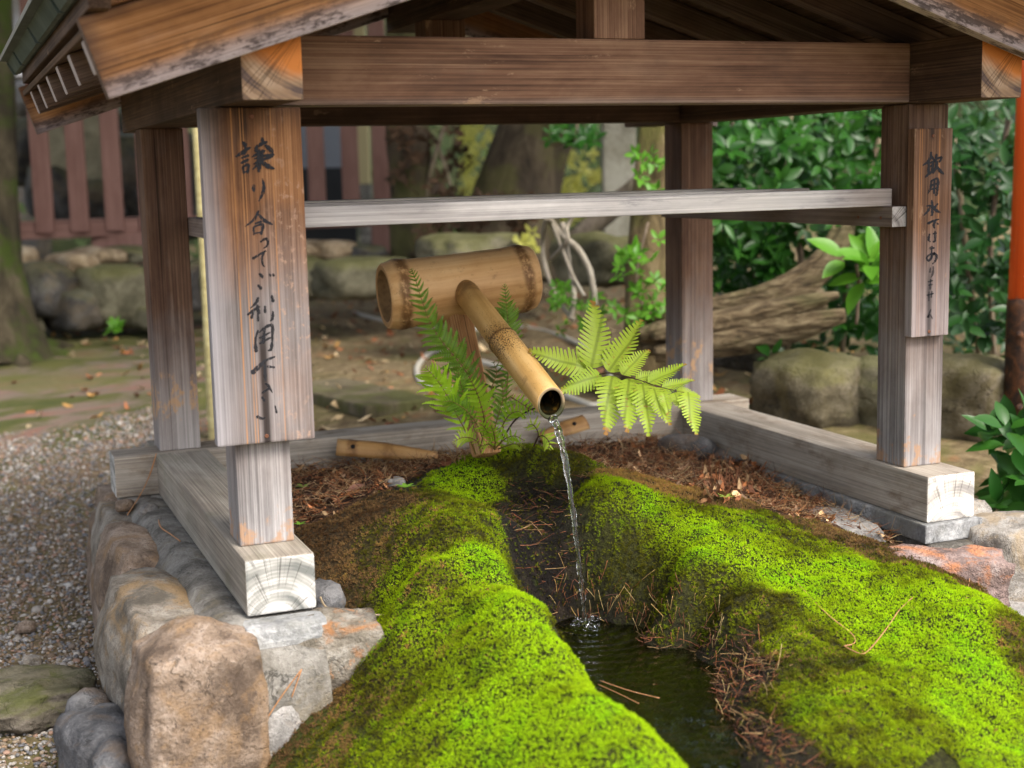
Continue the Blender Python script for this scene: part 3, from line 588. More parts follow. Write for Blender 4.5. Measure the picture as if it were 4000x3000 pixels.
# gravel: every pebble real, one uncountable mass
def mk_gravel():
    t = NT('gravel_stone'); a = t.attr('tone')[0]; n = t.noise(t.pos(), 130, 4, 0.6)
    c = t.mix(t.math('MULTIPLY', n, 0.5), a, (0.10, 0.085, 0.07)); return t.done(t.bsdf(c, 0.75, t.bump(n, 0.3, 0.002)))
PAL = np.array([(0.30, 0.235, 0.165), (0.22, 0.16, 0.11), (0.18, 0.178, 0.18), (0.14, 0.145, 0.16), (0.46, 0.42, 0.37), (0.30, 0.20, 0.12), (0.50, 0.475, 0.44), (0.20, 0.155, 0.12), (0.29, 0.275, 0.26), (0.34, 0.21, 0.15)])
def pebbles(name, pts, size, mat, pal=PAL, kind='stuff', flat=(0.45, 0.8)):
    V0, F0 = ico(1); V0 = np.array([tuple(v) for v in V0]); F0 = np.array(F0); n = len(pts)
    sc = size[:, None]*np.stack([RNG.uniform(.75, 1.25, n), RNG.uniform(.55, 1.0, n), RNG.uniform(*flat, n)], 1)
    a = RNG.uniform(0, 2*np.pi, n); tl = RNG.normal(0, .35, n)
    jit = 1+RNG.normal(0, .10, (n, len(V0), 1)); P3 = V0[None]*jit*sc[:, None, :]
    ct, st_ = np.cos(tl)[:, None], np.sin(tl)[:, None]
    y = P3[..., 1]*ct-P3[..., 2]*st_; z = P3[..., 1]*st_+P3[..., 2]*ct
    ca, sa = np.cos(a)[:, None], np.sin(a)[:, None]
    x2 = P3[..., 0]*ca-y*sa; y2 = P3[..., 0]*sa+y*ca
    Vv = np.stack([x2, y2, z], -1)+pts[:, None, :]
    Ff = (F0[None]+(np.arange(n)*len(V0))[:, None, None]).reshape(-1, 3)
    col = pal[RNG.integers(0, len(pal), n)]*RNG.uniform(.7, 1.2, (n, 1)); col = np.concatenate([col, np.ones((n, 1))], 1)
    me = tri_mesh(name, Vv.reshape(-1, 3), Ff, {'tone': ('POINT', np.repeat(col, len(V0), 0))}, True)
    return tag(obj(name, me, [mat]), kind=kind)
m_grav = mk_gravel()
pp = []; sz = []
while len(pp) < 38000:
    x = random.uniform(-1.25, 0.35); y = random.uniform(-0.9, 3.6)
    lim = 3.05 + 0.35*mnoise.noise(Vector((x*2, 1, 0))) + 0.25*mnoise.noise(Vector((x*7, 4, 0)))
    if y > lim + random.uniform(0, .25): continue
    if x > -0.16 and y < 1.22: continue
    if x < -0.62 and random.random() < 0.55: continue
    s = 0.0049*math.exp(random.gauss(0, .34)) * (1.7 if random.random() < .02 else 1)
    pp.append((x, y, ground(x, y)+random.uniform(-.001, .006))); sz.append(s)
pebbles('gravel', np.array(pp), np.array(sz), m_grav)
# ================================================================== MOSSY ROCK WITH ITS CARVED BASIN
cpp = [(1040,985,0),(1100,972,.02),(1155,974,.025),(1210,985,.02),(1270,1010,0),(1340,1040,-.01),(1420,1055,-.03),(1530,1080,-.05),(1620,1100,-.07),(1720,1130,-.09),(1790,1165,-.11),(1900,1210,-.13),(2000,1230,-.15),(2100,1280,-.17),(2212,1350,-.19),
 (1500,1180,-.085),(1650,1250,-.13),(1800,1400,-.19),(2000,1500,-.215),(2000,1659,-.25),(1700,1600,-.215),(1650,1659,-.235),(1420,1120,-.06),(1560,1330,-.165),(1620,1420,-.195),
 (1110,1150,-.06),(1130,1300,-.1),(1200,1360,-.12),(1250,1450,-.15),(1300,1530,-.16),(1400,1590,-.17),(1470,1659,-.18),
 (870,1080,-.03),(650,1140,-.08),(690,1250,-.13),(830,1330,-.17),(790,1400,-.2),(700,1520,-.27),(620,1560,-.3),(520,1659,-.38),
 (1000,1350,-.12),(900,1500,-.2),(1100,1500,-.15),(1100,1650,-.2),(800,1650,-.28),(1040,1100,-.02),(1080,1230,-.07),
 (1050,1165,-.045),(980,1200,-.052),(920,1230,-.065),(1000,1270,-.088),(900,1350,-.128),(950,1420,-.155),(1480,1270,-.135),(1545,1250,-.122),(1160,1060,-.045),(1170,1150,-.095),(1190,1250,-.16),(1330,1300,-.205),(1290,1150,-.075),(1240,1080,-.03)]
ctrl = [tuple(AZ(u, v, z)) for u, v, z in cpp]
ctrl += [(.643,-.006,-.25),(.73,.021,-.25),(.807,-.119,-.25),(.85,-.241,-.248),(.822,-.37,-.248),(.735,-.538,-.248),(.69,-.698,-.248),(.628,-.788,-.248),
 (.56,-.22,-.262),(.535,-.37,-.268),(.515,-.5,-.27),(.515,-.63,-.27),(.515,-.78,-.27),(.70,-.13,-.30),(.68,-.32,-.32),(.62,-.52,-.32),(.58,-.72,-.31),(.57,-.92,-.30),(.56,-1.03,-.22),
 (.2,.8,-.085),(.2,1.02,-.085),(.5,1.02,-.085),(.9,1.02,-.085),(1.3,1.02,-.095),(1.48,.7,-.125),(1.48,.3,-.140),(.5,.72,-.065),(.2,.55,-.085),(1.2,.5,-.10),(1.0,.75,-.085),(1.32,.2,-.125),(.78,.74,-.06),(1.0,.5,-.07),
 (.05,.3,-.12),(.05,.8,-.12),(.06,1.02,-.11),(1.5,-.02,-.17),(1.5,-.25,-.20),(1.5,-.5,-.27),(1.5,-.8,-.36),(1.4,-1.0,-.42),(1.0,-1.18,-.42),(.75,-1.15,-.36),(.4,-1.15,-.33),(.15,-1.0,-.44),(0,-.8,-.47),(-.05,-.5,-.47),(-.15,-.3,-.48)]
ctrl = np.array(ctrl); cxy = ctrl[:, :2]
def _phi(r): return np.where(r > 1e-9, r*r*np.log(np.maximum(r, 1e-9)), 0)
nC = len(ctrl); D2 = np.linalg.norm(cxy[:, None]-cxy[None], axis=2)
A_ = np.zeros((nC+3, nC+3)); A_[:nC, :nC] = _phi(D2)+np.eye(nC)*2e-4; A_[:nC, nC] = 1; A_[:nC, nC+1:] = cxy; A_[nC, :nC] = 1; A_[nC+1:, :nC] = cxy.T
cw = np.linalg.solve(A_, np.concatenate([ctrl[:, 2], np.zeros(3)]))
def hz0(XY):
    out = np.empty(len(XY))
    for i in range(0, len(XY), 20000):
        q = XY[i:i+20000]; out[i:i+20000] = _phi(np.linalg.norm(q[:, None]-cxy[None], axis=2)) @ cw[:nC] + cw[nC] + q @ cw[nC+1:]
    return out
def hit(u, v):
    q = ray(u, v); lo, hi = 1.3, 4.5; d = np.linspace(lo, hi, 260); Pq = CAM[None]+q[None]*d[:, None]
    h = hz0(Pq[:, :2]); b = np.where(Pq[:, 2] < h)[0]
    i = b[0] if len(b) else -1
    return Vector(Pq[i])
# what grows where: (pixel u, v, moss, dryness, freshness)
kinds = [(1050,1050,1,0,.8),(1040,1230,1,0,.9),(1080,1330,1,0,.9),(1180,1400,1,0,.9),(1220,1490,1,0,.8),(1050,1580,1,0,1),(1150,1600,1,0,1),(1300,1600,1,0,1),(1000,1640,1,0,.95),(1350,1110,1,0,.85),(1540,1200,1,0,1),(1470,1190,1,0,1),(1600,1230,1,0,.95),(1700,1250,1,0,.9),(1850,1300,1,0,.85),(2000,1400,1,0,.9),(2050,1300,1,0,.85),(1950,1330,1,0,.9),(2100,1400,1,0,1),(2100,1560,1,0,.95),(1800,1240,1,0,.8),(1950,1250,1,0,.6),
 (1100,985,1,0,.5),(1180,990,1,0,.35),(1130,1000,1,0,.3),(1220,1010,1,.1,.2),(1000,1130,1,.15,.4),(950,1180,1,.3,.3),(900,1150,1,.3,.35),(1000,1420,1,.1,.55),(930,1430,1,.25,.35),(870,1560,1,.18,.45),(790,1530,1,.4,.3),(960,1290,1,.4,.45),(1020,1290,1,.1,.7),(1290,1100,1,0,.4),(1340,1180,1,.05,.3),(1430,1180,1,0,.5),(1440,1260,1,.1,.2),(1560,1290,1,.1,.3),(1590,1350,1,.15,.3),(1700,1400,1,.15,.35),(1740,1450,1,.25,.2),(1750,1200,1,.1,.45),(1900,1500,1,.05,.55),(1850,1580,1,.1,.4),(1750,1560,1,.1,.45),(1980,1600,1,.05,.6),(1700,1520,1,.2,.3),(1640,1180,1,0,.5),(1700,1170,1,.1,.4),(1300,1050,1,0,.6),
 (700,1150,1,.95,0),(760,1120,1,.9,.05),(700,1210,1,.95,0),(740,1270,1,.85,.1),(800,1240,1,.45,.3),(830,1180,1,.5,.2),(600,1600,1,.85,.1),(660,1550,1,.75,.2),(560,1640,1,.8,.1),(720,1600,1,.45,.3),(850,1440,1,.2,.4),(930,1380,1,.1,.6),(960,1500,1,.08,.6),(940,1590,1,.08,.65),(880,1640,1,.15,.5),(900,1330,1,.15,.5),(880,1250,1,.12,.55),
 (1345,1036,1,.95,.5),(1420,1046,1,1,.6),(1500,1066,1,1,.6),(1560,1080,1,.8,.3),(1800,1165,1,.7,.2),(2150,1290,1,.8,.4),(2200,1330,1,.9,.5),(2212,1420,1,.5,.3),(1960,1225,1,.5,.1),(2040,1245,1,.6,.1),
 (1130,1030,0,0,0),(1150,1070,0,0,0),(1170,1120,0,0,0),(1195,1200,0,0,0),(1230,1240,0,0,0),(1170,1250,0,0,0),(1210,1310,0,0,0),(1330,1330,0,0,0),(1330,1350,0,0,0),(1290,1285,.1,0,0),(1310,1150,1,0,.3),(1350,1230,.9,0,.2),(1400,1265,.95,0,.25),(1450,1310,.9,0,.2),(1510,1345,.9,.1,.2),(1370,1290,.6,.1,.1),(1290,1190,.6,.1,.1),(1250,1150,0,0,0),(1270,1220,0,0,0),(1390,1330,.1,.2,0),(1430,1370,0,0,0),(1490,1395,0,0,0),(1550,1430,0,0,0),(1600,1480,.05,.3,0),(1590,1420,0,0,0),(1640,1470,.1,.3,0),(1600,1600,0,0,0),(1650,1650,.15,.4,0),(1640,1600,.1,.3,0),(1540,1380,.2,.2,0),(1230,1060,.15,.2,.1)]
kp = np.array([tuple(hit(u, v))[:2] for u, v, *_ in kinds]); kv = np.array([k[2:] for k in kinds])
extra = [((.7,-.2),(0,0,0)),((.66,-.4),(0,0,0)),((.6,-.6),(0,0,0)),((.57,-.8),(0,0,0)),((.55,-.15),(.3,0,0)),((.53,-.45),(.2,0,0)),((.52,-.7),(.2,0,0)),
 ((.2,.75),(-1,0,0)),((.2,.55),(-1,0,0)),((.2,1.0),(-1,0,0)),((.45,1.0),(-1,0,0)),((.45,.75),(-1,0,0)),((.6,.72),(-1,0,0)),((.35,.6),(-1,0,0)),((.25,.47),(-.6,.5,0)),((.9,1.0),(-1,0,0)),((.9,.75),(-1,0,0)),((1.2,.9),(-1,0,0)),((1.2,.6),(-1,0,0)),((1.05,.5),(-1,0,0)),((1.1,.33),(-.8,0,0)),((1.25,.3),(-1,0,0)),((1.45,.8),(-1,0,0)),((1.45,.4),(-1,0,0)),((1.4,.15),(-1,0,0)),((1.3,.1),(-.9,0,0)),((.05,.3),(-1,0,0)),((.05,.9),(-1,0,0)),((.75,.78),(-1,0,0)),((1.0,.42),(-.4,.8,.5)),
 ((1.0,-.95),(1,0,.7)),((1.3,-.8),(1,0,.6)),((1.4,-.6),(1,.3,.4)),((.3,-.95),(1,0,.8)),((.1,-.7),(1,.3,.3)),((1.48,-.1),(-.5,.3,0))]
kp = np.concatenate([kp, np.array([e[0] for e in extra])]); kv = np.concatenate([kv, np.array([e[1] for e in extra], float)])
def field(XY, sg=0.030):
    out = np.empty((len(XY), 3))
    for i in range(0, len(XY), 20000):
        q = XY[i:i+20000]; d = np.linalg.norm(q[:, None]-kp[None], axis=2)
        w_ = np.exp(-(d/sg)**2*0.5)+1e-3/(d**4+1e-5)*1e-5; out[i:i+20000] = (w_ @ kv)/w_.sum(1, keepdims=True)
    return out
def detail(x, y):
    return 0.010*mnoise.noise(Vector((x*11, y*11, 2))) - 0.008*abs(mnoise.noise(Vector((x*17, y*17, 5)))) + 0.006*mnoise.noise(Vector((x*33, y*33, 15))) - 0.0035*abs(mnoise.noise(Vector((x*48, y*48, 25)))) + 0.003*mnoise.noise(Vector((x*90, y*90, 9))) + 0.005
X0, X1, Y0, Y1, ST = -0.12, 1.515, -1.2, 1.028, 0.0075
gx = np.arange(X0, X1, ST); gy = np.arange(Y0, Y1, ST); GX, GY = np.meshgrid(gx, gy); XY = np.stack([GX.ravel(), GY.ravel()], 1)
HZ = hz0(XY) + np.array([detail(x, y) for x, y in XY]); FD = field(XY)
HZ = np.where((XY[:, 0] < 0.125) & (XY[:, 1] > -0.13), np.minimum(HZ, -0.125), HZ)
HZ += 0.004*np.clip(FD[:, 0], 0, 1)
HG = HZ.reshape(GX.shape)
def hz(x, y):
    i = np.clip((np.asarray(x)-X0)/ST, 0, len(gx)-1.001); j = np.clip((np.asarray(y)-Y0)/ST, 0, len(gy)-1.001)
    i0 = i.astype(int); j0 = j.astype(int); a = i-i0; b = j-j0
    return HG[j0, i0]*(1-a)*(1-b)+HG[j0, i0+1]*a*(1-b)+HG[j0+1, i0]*(1-a)*b+HG[j0+1, i0+1]*a*b
GND = np.array([ground(x, y) for x, y in XY])
keep = (HZ > GND-0.05); keep &= ~((XY[:, 0] < 0.0) & (XY[:, 1] > -0.12))
V = np.stack([XY[:, 0], XY[:, 1], HZ], 1); n_ = len(gx); idx = np.arange(len(V)).reshape(GX.shape)
a, b, c, d = idx[:-1, :-1].ravel(), idx[:-1, 1:].ravel(), idx[1:, 1:].ravel(), idx[1:, :-1].ravel()
ok = keep[a] & keep[b] & keep[c] & keep[d]
F = np.concatenate([np.stack([a, b, c], 1)[ok], np.stack([a, c, d], 1)[ok]])
wet = np.clip(1-np.abs(FD[:, 0])*1.6, 0, 1)*(XY[:, 1] < 0.62)*(XY[:, 0] > .42)*(XY[:, 0] < 1.0)
soil = np.clip(-FD[:, 0]*1.5, 0, 1)
def mk_mound():
    t = NT('mound_rock'); p = t.pos(); wt = t.attr('wet')[2]; so = t.attr('soil')[2]; dr = t.attr('dry')[2]
    n = t.noise(p, 26, 7, 0.65); f = t.noise(p, 120, 5, 0.7); m = t.noise(p, 60, 4, 0.7)
    c = t.ramp(f, [(0.38, (0.016, 0.015, 0.004)), (0.6, (0.06, 0.065, 0.010))])
    c = t.mix(dr, c, t.ramp(f, [(0.35, (0.022, 0.014, 0.006)), (0.62, (0.085, 0.052, 0.022))]))
    sc_ = t.ramp(t.math('ADD', t.math('MULTIPLY', n, 0.5), t.math('MULTIPLY', f, 0.5)), [(0.38, (0.022, 0.011, 0.007)), (0.5, (0.085, 0.042, 0.022)), (0.62, (0.21, 0.115, 0.06))])
    c = t.mix(so, c, sc_)
    wc = t.ramp(n, [(0.36, (0.004, 0.0035, 0.0035)), (0.52, (0.012, 0.009, 0.0075)), (0.66, (0.030, 0.022, 0.015))])
    wc = t.mix(t.math('MULTIPLY', t.mr(m, 0.56, 0.64), 0.6), wc, (0.035, 0.045, 0.008))
    c = t.mix(wt, c, wc)
    c = t.mix(t.mr(t.sep(p)[2], -0.262, -0.25, 1, 0), c, t.mix(n, (0.018, 0.026, 0.004), (0.12, 0.14, 0.025)))
    ro = t.math('SUBTRACT', 0.9, t.math('MULTIPLY', wt, t.mr(f, 0.48, 0.62, 0.30, 0.72)))
    return t.done(t.bsdf(c, ro, t.bump(t.math('ADD', n, t.math('MULTIPLY', f, 0.9)), 1.0, 0.022), Specular_IOR_Level=0.22))
me = tri_mesh('moss_mound', V, F, {'wet': ('POINT', wet), 'soil': ('POINT', soil), 'dry': ('POINT', np.clip(FD[:, 1], 0, 1))}, True)
tag(obj('moss_mound', me, [mk_mound()]), kind='structure')
# pool
def mk_pool():
    t = NT('pool_water'); p = t.pos(); X, Y, Z = t.sep(p)
    dx_ = t.math('SUBTRACT', X, hit_.x); dy_ = t.math('SUBTRACT', Y, hit_.y)
    r = t.math('SQRT', t.math('ADD', t.math('MULTIPLY', dx_, dx_), t.math('MULTIPLY', dy_, dy_)))
    rp = t.math('MULTIPLY', t.math('SINE', t.math('ADD', t.math('MULTIPLY', r, 190), t.math('MULTIPLY', t.noise(p, 14, 3), 9))), t.mr(r, 0.0, 0.42, 1, 0.15))
    n = t.noise(t.scale(p, (1, 0.6, 1)), 24, 4, 0.6, 0.8)
    nrm = t.bump(t.math('ADD', t.math('MULTIPLY', rp, 0.25), t.math('MULTIPLY', n, 1.3)), 0.8, 0.010)
    gl = t.n('BsdfGlossy', {'Color': (1, 1, 1, 1), 'Roughness': 0.02, 'Normal': nrm}).outputs[0]
    tr = t.n('BsdfTransparent', {0: (0.55, 0.60, 0.30, 1)}).outputs[0]
    fr = t.n('Fresnel', {'IOR': 1.33, 'Normal': nrm}).outputs[0]
    return t.done(t.n('MixShader', {0: fr, 1: tr, 2: gl}).outputs[0])
hit_ = hit = hit; hit_ = AZ(1265, 1348, WZ)
pv = []; N_ = 60
for j in range(N_+1):
    for i in range(N_+1):
        y = -1.08+1.2*j/N_; x = 0.42+(0.49-0.19*sm(-.42, -.75, y))*i/N_; r = math.hypot(x-hit_.x, y-hit_.y)
        pv.append((x, y, WZ + 0.003*math.sin(r*150)*math.exp(-r*14)))
pf = [(j*(N_+1)+i, j*(N_+1)+i+1, (j+1)*(N_+1)+i+1, (j+1)*(N_+1)+i) for j in range(N_) for i in range(N_)]
tag(obj('pool_water', mesh('pool_water', pv, pf), [mk_pool()]), kind='structure')
V0, F0 = ico(3)
for k in range(9):
    a = random.uniform(0, 6.3); rr = random.uniform(0.006, 0.035) if k else 0; s = random.uniform(0.003, 0.0085)
    c = hit_ + Vector((math.cos(a)*rr+0.004, math.sin(a)*rr-0.012, 0))
    me = mesh('water_bubble', [(v.x*s, v.y*s, max(-0.2, v.z)*s) for v in V0], F0)
    o = obj('water_bubble', me, [m_jet], None, Matrix.Translation(c+Vector((0, 0, 0.0012))))
    tag(o, 'small clear bubble floating where the stream strikes the pool', 'bubble', 'bubbles on the pool under the stream')
spl = []; sf = []
for k in range(48):                                     # crown of splashed water round the foot of the stream
    a = k*0.73; rr = random.uniform(.004, .032); c = hit_+Vector((math.cos(a)*rr, math.sin(a)*rr, random.uniform(0, .012))); s = random.uniform(.001, .0035)
    n0 = len(spl); spl += [tuple(c+v*s) for v in ico(1)[0]]; sf += [tuple(i+n0 for i in f) for f in ico(1)[1]]
tag(obj('splash_drops', mesh('splash_drops', spl, sf), [m_jet]), kind='stuff')
# ------------------------------------------------------------------ moss tufts
def mk_moss():
    t = NT('moss_leaves'); tone = t.attr('tone')[2]; dry = t.attr('dry')[2]; rn = t.attr('rnd')[2]
    c = t.ramp(tone, [(0.0, (0.050, 0.042, 0.007)), (0.30, (0.115, 0.115, 0.008)), (0.6, (0.27, 0.365, 0.007)), (1.0, (0.44, 0.66, 0.010))])
    dc = t.ramp(tone, [(0.0, (0.085, 0.042, 0.020)), (0.35, (0.22, 0.125, 0.060)), (0.75, (0.40, 0.20, 0.075))])
    hn = t.noise(t.pos(), 9, 5, 0.65); c = t.mix(t.math('MULTIPLY', t.mr(hn, 0.50, 0.64), 0.42), c, t.mix(1.0, c, (0.60, 0.98, 1.2), 'MULTIPLY'))
    c = t.mix(dry, c, dc)
    c = t.mix(1.0, c, t.ramp(rn, [(0, 0.55), (1, 1.3)]), 'MULTIPLY')
    b = t.bsdf(c, 0.7, Specular_IOR_Level=0.08); tr = t.n('BsdfTranslucent', {0: c}).outputs[0]
    return t.done(t.n('MixShader', {0: 0.38, 1: b, 2: tr}).outputs[0])
def tufts(name, n, mat):
    x = RNG.uniform(X0+0.01, X1-0.01, n*2); y = RNG.uniform(-1.12, 0.75, n*2)
    # denser near the camera
    keep_ = RNG.uniform(0, 1, n*2) < np.clip(1.15-(y+1.0)*0.35, .5, 1)
    x, y = x[keep_], y[keep_]; XYq = np.stack([x, y], 1); fd = field(XYq)
    pn = np.array([mnoise.noise(Vector((a*26, b*26, 11))) for a, b in XYq]); pn2 = np.array([mnoise.noise(Vector((a*75, b*75, 21))) for a, b in XYq])
    pn3 = np.array([mnoise.noise(Vector((a*9, b*9, 31))) for a, b in XYq])
    pn4 = np.array([mnoise.noise(Vector((a*170, b*170, 41))) for a, b in XYq])
    tone = np.clip(fd[:, 2]*0.95+0.09+0.30*pn+0.24*pn2+0.25*pn3+0.18*pn4*(1.3-fd[:, 2]), 0, 1)
    dry = (fd[:, 1]+0.45*pn+0.3*pn2+RNG.normal(0, .13, len(x)) > 0.5).astype(float)*RNG.uniform(.75, 1, len(x))
    zz = hz(x, y); inside = (zz > np.array([ground(a, b) for a, b in XYq])-0.04) & ((zz > WZ+0.004) | (x < .43) | (x > .95) | (y < -1.05))
    inside &= ~((x < 0.13) & (y > -0.115)); inside &= (fd[:, 0]+0.35*pn+0.30*pn2+0.2*pn4 > 0.42) | ((fd[:, 0] > -.1) & (pn4+pn2 > .25) & (RNG.uniform(0, 1, len(x)) < .35))
    gap = (0.8*pn4+0.6*pn2+0.5*pn) < (-0.85+0.85*(1-fd[:, 2])); inside &= ~(gap & (RNG.uniform(0, 1, len(x)) < 0.85))
    x, y, zz, tone, dry = x[inside], y[inside], zz[inside], tone[inside], dry[inside]
    e = 0.006; gxn = (hz(x+e, y)-hz(x-e, y))/(2*e); gyn = (hz(x, y+e)-hz(x, y-e))/(2*e)
    N = np.stack([-gxn, -gyn, np.ones_like(x)], 1); N[:, 2] += 0.35; N /= np.linalg.norm(N, axis=1, keepdims=True)
    m = len(x); B = 6
    fresh = tone*(1-dry); ln = (0.0040+0.0018*RNG.normal(0, .4, m).clip(-1, 1)+0.0012*(1-fresh))
    t1 = np.cross(N, np.array([0.3, 1, 0.1])); t1 /= np.linalg.norm(t1, axis=1, keepdims=True); t2 = np.cross(N, t1)
    a0 = RNG.uniform(0, 6.283, m); base = np.stack([x, y, zz], 1)+N*(RNG.uniform(-.001, .004, m)+0.003*fresh)[:, None]
    Vs = []; rnds = []
    for k in range(B):
        a = a0+k*6.283/B+RNG.normal(0, .25, m); el = RNG.uniform(.25, 1.25, m) if k < B-1 else np.full(m, 1.45)
        D = (t1*np.cos(a)[:, None]+t2*np.sin(a)[:, None])*np.cos(el)[:, None]+N*np.sin(el)[:, None]
        S_ = np.cross(D, N); S_ /= (np.linalg.norm(S_, axis=1, keepdims=True)+1e-6)
        L = (ln*RNG.uniform(.65, 1.15, m))[:, None]; wd = L*0.24
        p0 = base; Vs.append(np.stack([p0+D*L*0.12-S_*wd*.55, p0+D*L*0.12+S_*wd*.55, p0+D*L], 1)); rnds.append(np.clip(RNG.uniform(.2, .8, m)+0.1, 0, 1))
    Vv = np.stack(Vs, 1).reshape(-1, 3); Ff = np.arange(m*B*3).reshape(-1, 3)
    rp = lambda q_: np.repeat(q_, B)
    me = tri_mesh(name, Vv, Ff, {'tone': ('FACE', rp(tone)), 'dry': ('FACE', rp(dry)), 'rnd': ('FACE', np.stack(rnds, 1).ravel())})
    print('TUFTS', m, m*B)
    return tag(obj(name, me, [mat]), kind='stuff')
tufts('moss', 210000, mk_moss())
# ================================================================== MORTARED STONE BASE
m_s1 = stone('boulder_tan', (0.10, 0.07, 0.05), (0.225, 0.165, 0.12), (0.35, 0.28, 0.225), (0.27, 0.165, 0.08), 0.6, (0.10, 0.075, 0.06), sc=9)
m_s2 = stone('stone_ochre_grey', (0.11, 0.095, 0.075), (0.215, 0.185, 0.15), (0.33, 0.30, 0.255), (0.30, 0.185, 0.075), 0.6, (0.085, 0.075, 0.06), sc=11)
m_s3 = stone('stone_rusty', (0.13, 0.115, 0.09), (0.27, 0.235, 0.185), (0.40, 0.37, 0.32), (0.48, 0.20, 0.06), 0.8, sc=14, bmp=0.9)
m_s4 = stone('stone_slate', (0.045, 0.046, 0.05), (0.095, 0.095, 0.10), (0.17, 0.168, 0.17), (0.17, 0.11, 0.06), 0.4, sc=9)
m_s5 = stone('stone_pink', (0.16, 0.12, 0.11), (0.30, 0.215, 0.19), (0.43, 0.355, 0.33), (0.52, 0.22, 0.10), 0.85, (0.14, 0.10, 0.10), sc=11, bmp=0.8)
m_s6 = stone('stone_pale_granite', (0.16, 0.145, 0.125), (0.31, 0.285, 0.25), (0.47, 0.445, 0.41), (0.34, 0.25, 0.14), 0.6, (0.18, 0.15, 0.12), sc=12)
m_s7 = stone('stone_grey', (0.115, 0.11, 0.105), (0.235, 0.225, 0.21), (0.36, 0.345, 0.325), (0.27, 0.21, 0.15), 0.4, (0.14, 0.13, 0.13), sc=10)
m_mort = stone('mortar', (0.11, 0.10, 0.085), (0.21, 0.195, 0.17), (0.31, 0.295, 0.265), (0.18, 0.145, 0.085), 0.5, sc=10, bmp=0.7)
m_conc = stone('concrete', (0.15, 0.15, 0.15), (0.27, 0.275, 0.275), (0.46, 0.46, 0.455), (0.19, 0.185, 0.15), 0.5, sc=9, bmp=0.4)
sb = thing('retaining_wall', (-0.1, 0.5, -0.45), 'low base of mortared boulders carrying the pavilion sills round the mossy basin', 'wall')
def mortar_sheet(x0, x1, y0, y1, f, st=0.02):
    xs = np.arange(x0, x1+1e-6, st); ys = np.arange(y0, y1+1e-6, st); V = []; F = []
    for j, y in enumerate(ys):
        for i, x in enumerate(xs):
            z = f(x, y)
            if i in (0, len(xs)-1) or j in (0, len(ys)-1): z = -0.55
            V.append((x, y, z))
    n = len(xs)
    for j in range(len(ys)-1):
        for i in range(n-1): F.append((j*n+i, j*n+i+1, (j+1)*n+i+1, (j+1)*n+i))
    return obj('mortar', mesh('mortar', V, F), [m_mort], sb)
mortar_sheet(-0.165, 0.14, -0.215, 1.30, lambda x, y: -0.109 - 0.004*(x > -.02) - 0.09*sm(-0.05, -0.16, x) - 0.10*sm(-0.125, -0.21, y)*1.0 + 0.010*fbm((x*9, y*9, 1), 3)*sm(-0.02, -0.06, x))
bx('concrete_strip', 1.503, 1.662, -0.118, 1.03, -0.150, -0.107, 'y', [m_conc], sb, 0.004)
bx('concrete_strip', -0.03, 0.125, -0.165, -0.10, -0.155, -0.108, 'x', [m_conc], sb, 0.014)
def stn(c, r, m, seed, sub=4, box=.6, rough=.12, rot=(0, 0, 0), ridge=0): return rock('stone', c, r, [m], sb, seed, sub, box, rough, rot, ridge)
stn((-.118, -.145, -.275), (.128, .105, .195), m_s1, 3, 5, .55, .07, (0.05, 0.0, .12))
stn((-.142, .20, -.235), (.108, .285, .128), m_s2, 11, 5, .45, .07, (0, .20, .04), .03)
stn((-.117, .68, -.225), (.093, .225, .115), m_s1, 23, 5, .45, .08, (0, .22, .02), .03)
stn((-.108, 1.05, -.23), (.072, .21, .10), m_s2, 31, 4, .45, .08, (0, .2, 0))
stn((-.155, .46, -.36), (.085, .20, .12), m_s2, 37, 4, .4, .08)
stn((-.125, .90, -.37), (.085, .22, .12), m_s1, 41, 4, .4, .08)
stn((-.06, 1.30, -.34), (.12, .14, .15), m_s1, 43, 4, .5, .15)
c = AZ(322, 1104, -.115); stn(c, (.026, .032, .018), m_s7, 47, 3, .3, .15)
c = AZ(270, 1092, -.118); stn(c, (.024, .022, .016), m_s1, 48, 3, .3, .15)
stn((.142, -.115, -.195), (.10, .062, .085), m_s3, 53, 5, .58, .11, (0, .05, -.1), .05)
stn((.03, -.155, -.32), (.09, .05, .08), m_s7, 59, 4, .5, .15)
stn((.165, -.09, -.30), (.10, .06, .07), m_s3, 60, 4, .5, .15)
stn((-.275, .03, -.375), (.075, .10, .085), m_s4, 61, 4, .45, .12, (0, 0, .3))
stn((-.262, -.09, -.40), (.055, .07, .095), m_s4, 67, 4, .4, .12)
stn((-.275, .18, -.40), (.055, .10, .085), m_s4, 71, 4, .4, .14)
c = AZ(705, 1288, -.13); stn(c, (.035, .05, .03), m_s4, 73, 3, .5, .15)
stn((1.43, .10, -.172), (.062, .16, .052), m_s7, 79, 4, .6, .12, (0, 0, -.2))
stn((1.475, -.20, -.222), (.155, .080, .092), m_s5, 83, 5, .7, .11, (0.1, .04, -.30), .06)
stn((1.835, -.15, -.235), (.235, .125, .130), m_s6, 89, 5, .72, .08, (0, 0, -.2))
stn((1.745, .06, -.17), (.07, .06, .07), m_s6, 97, 3, .5, .15)
stn((1.60, -.22, -.36), (.2, .10, .09), m_s7, 98, 4, .6, .12)
for k in range(5): stn((1.77, .27+.22*k, -.2), (.09, .125, .09), (m_s7, m_s1, m_s6, m_s2, m_s5)[k], 101+k, 3, .6, .14)
for k in range(7): stn((-.02+.27*k, 1.27, -.22), (.15, .09, .11), (m_s1, m_s7, m_s2, m_s4, m_s1, m_s7, m_s3)[k], 120+k, 3, .6, .14)
bx('mortar', -.1, 1.72, 1.0, 1.24, -.45, -.108, 'x', [m_mort], sb, 0.01)
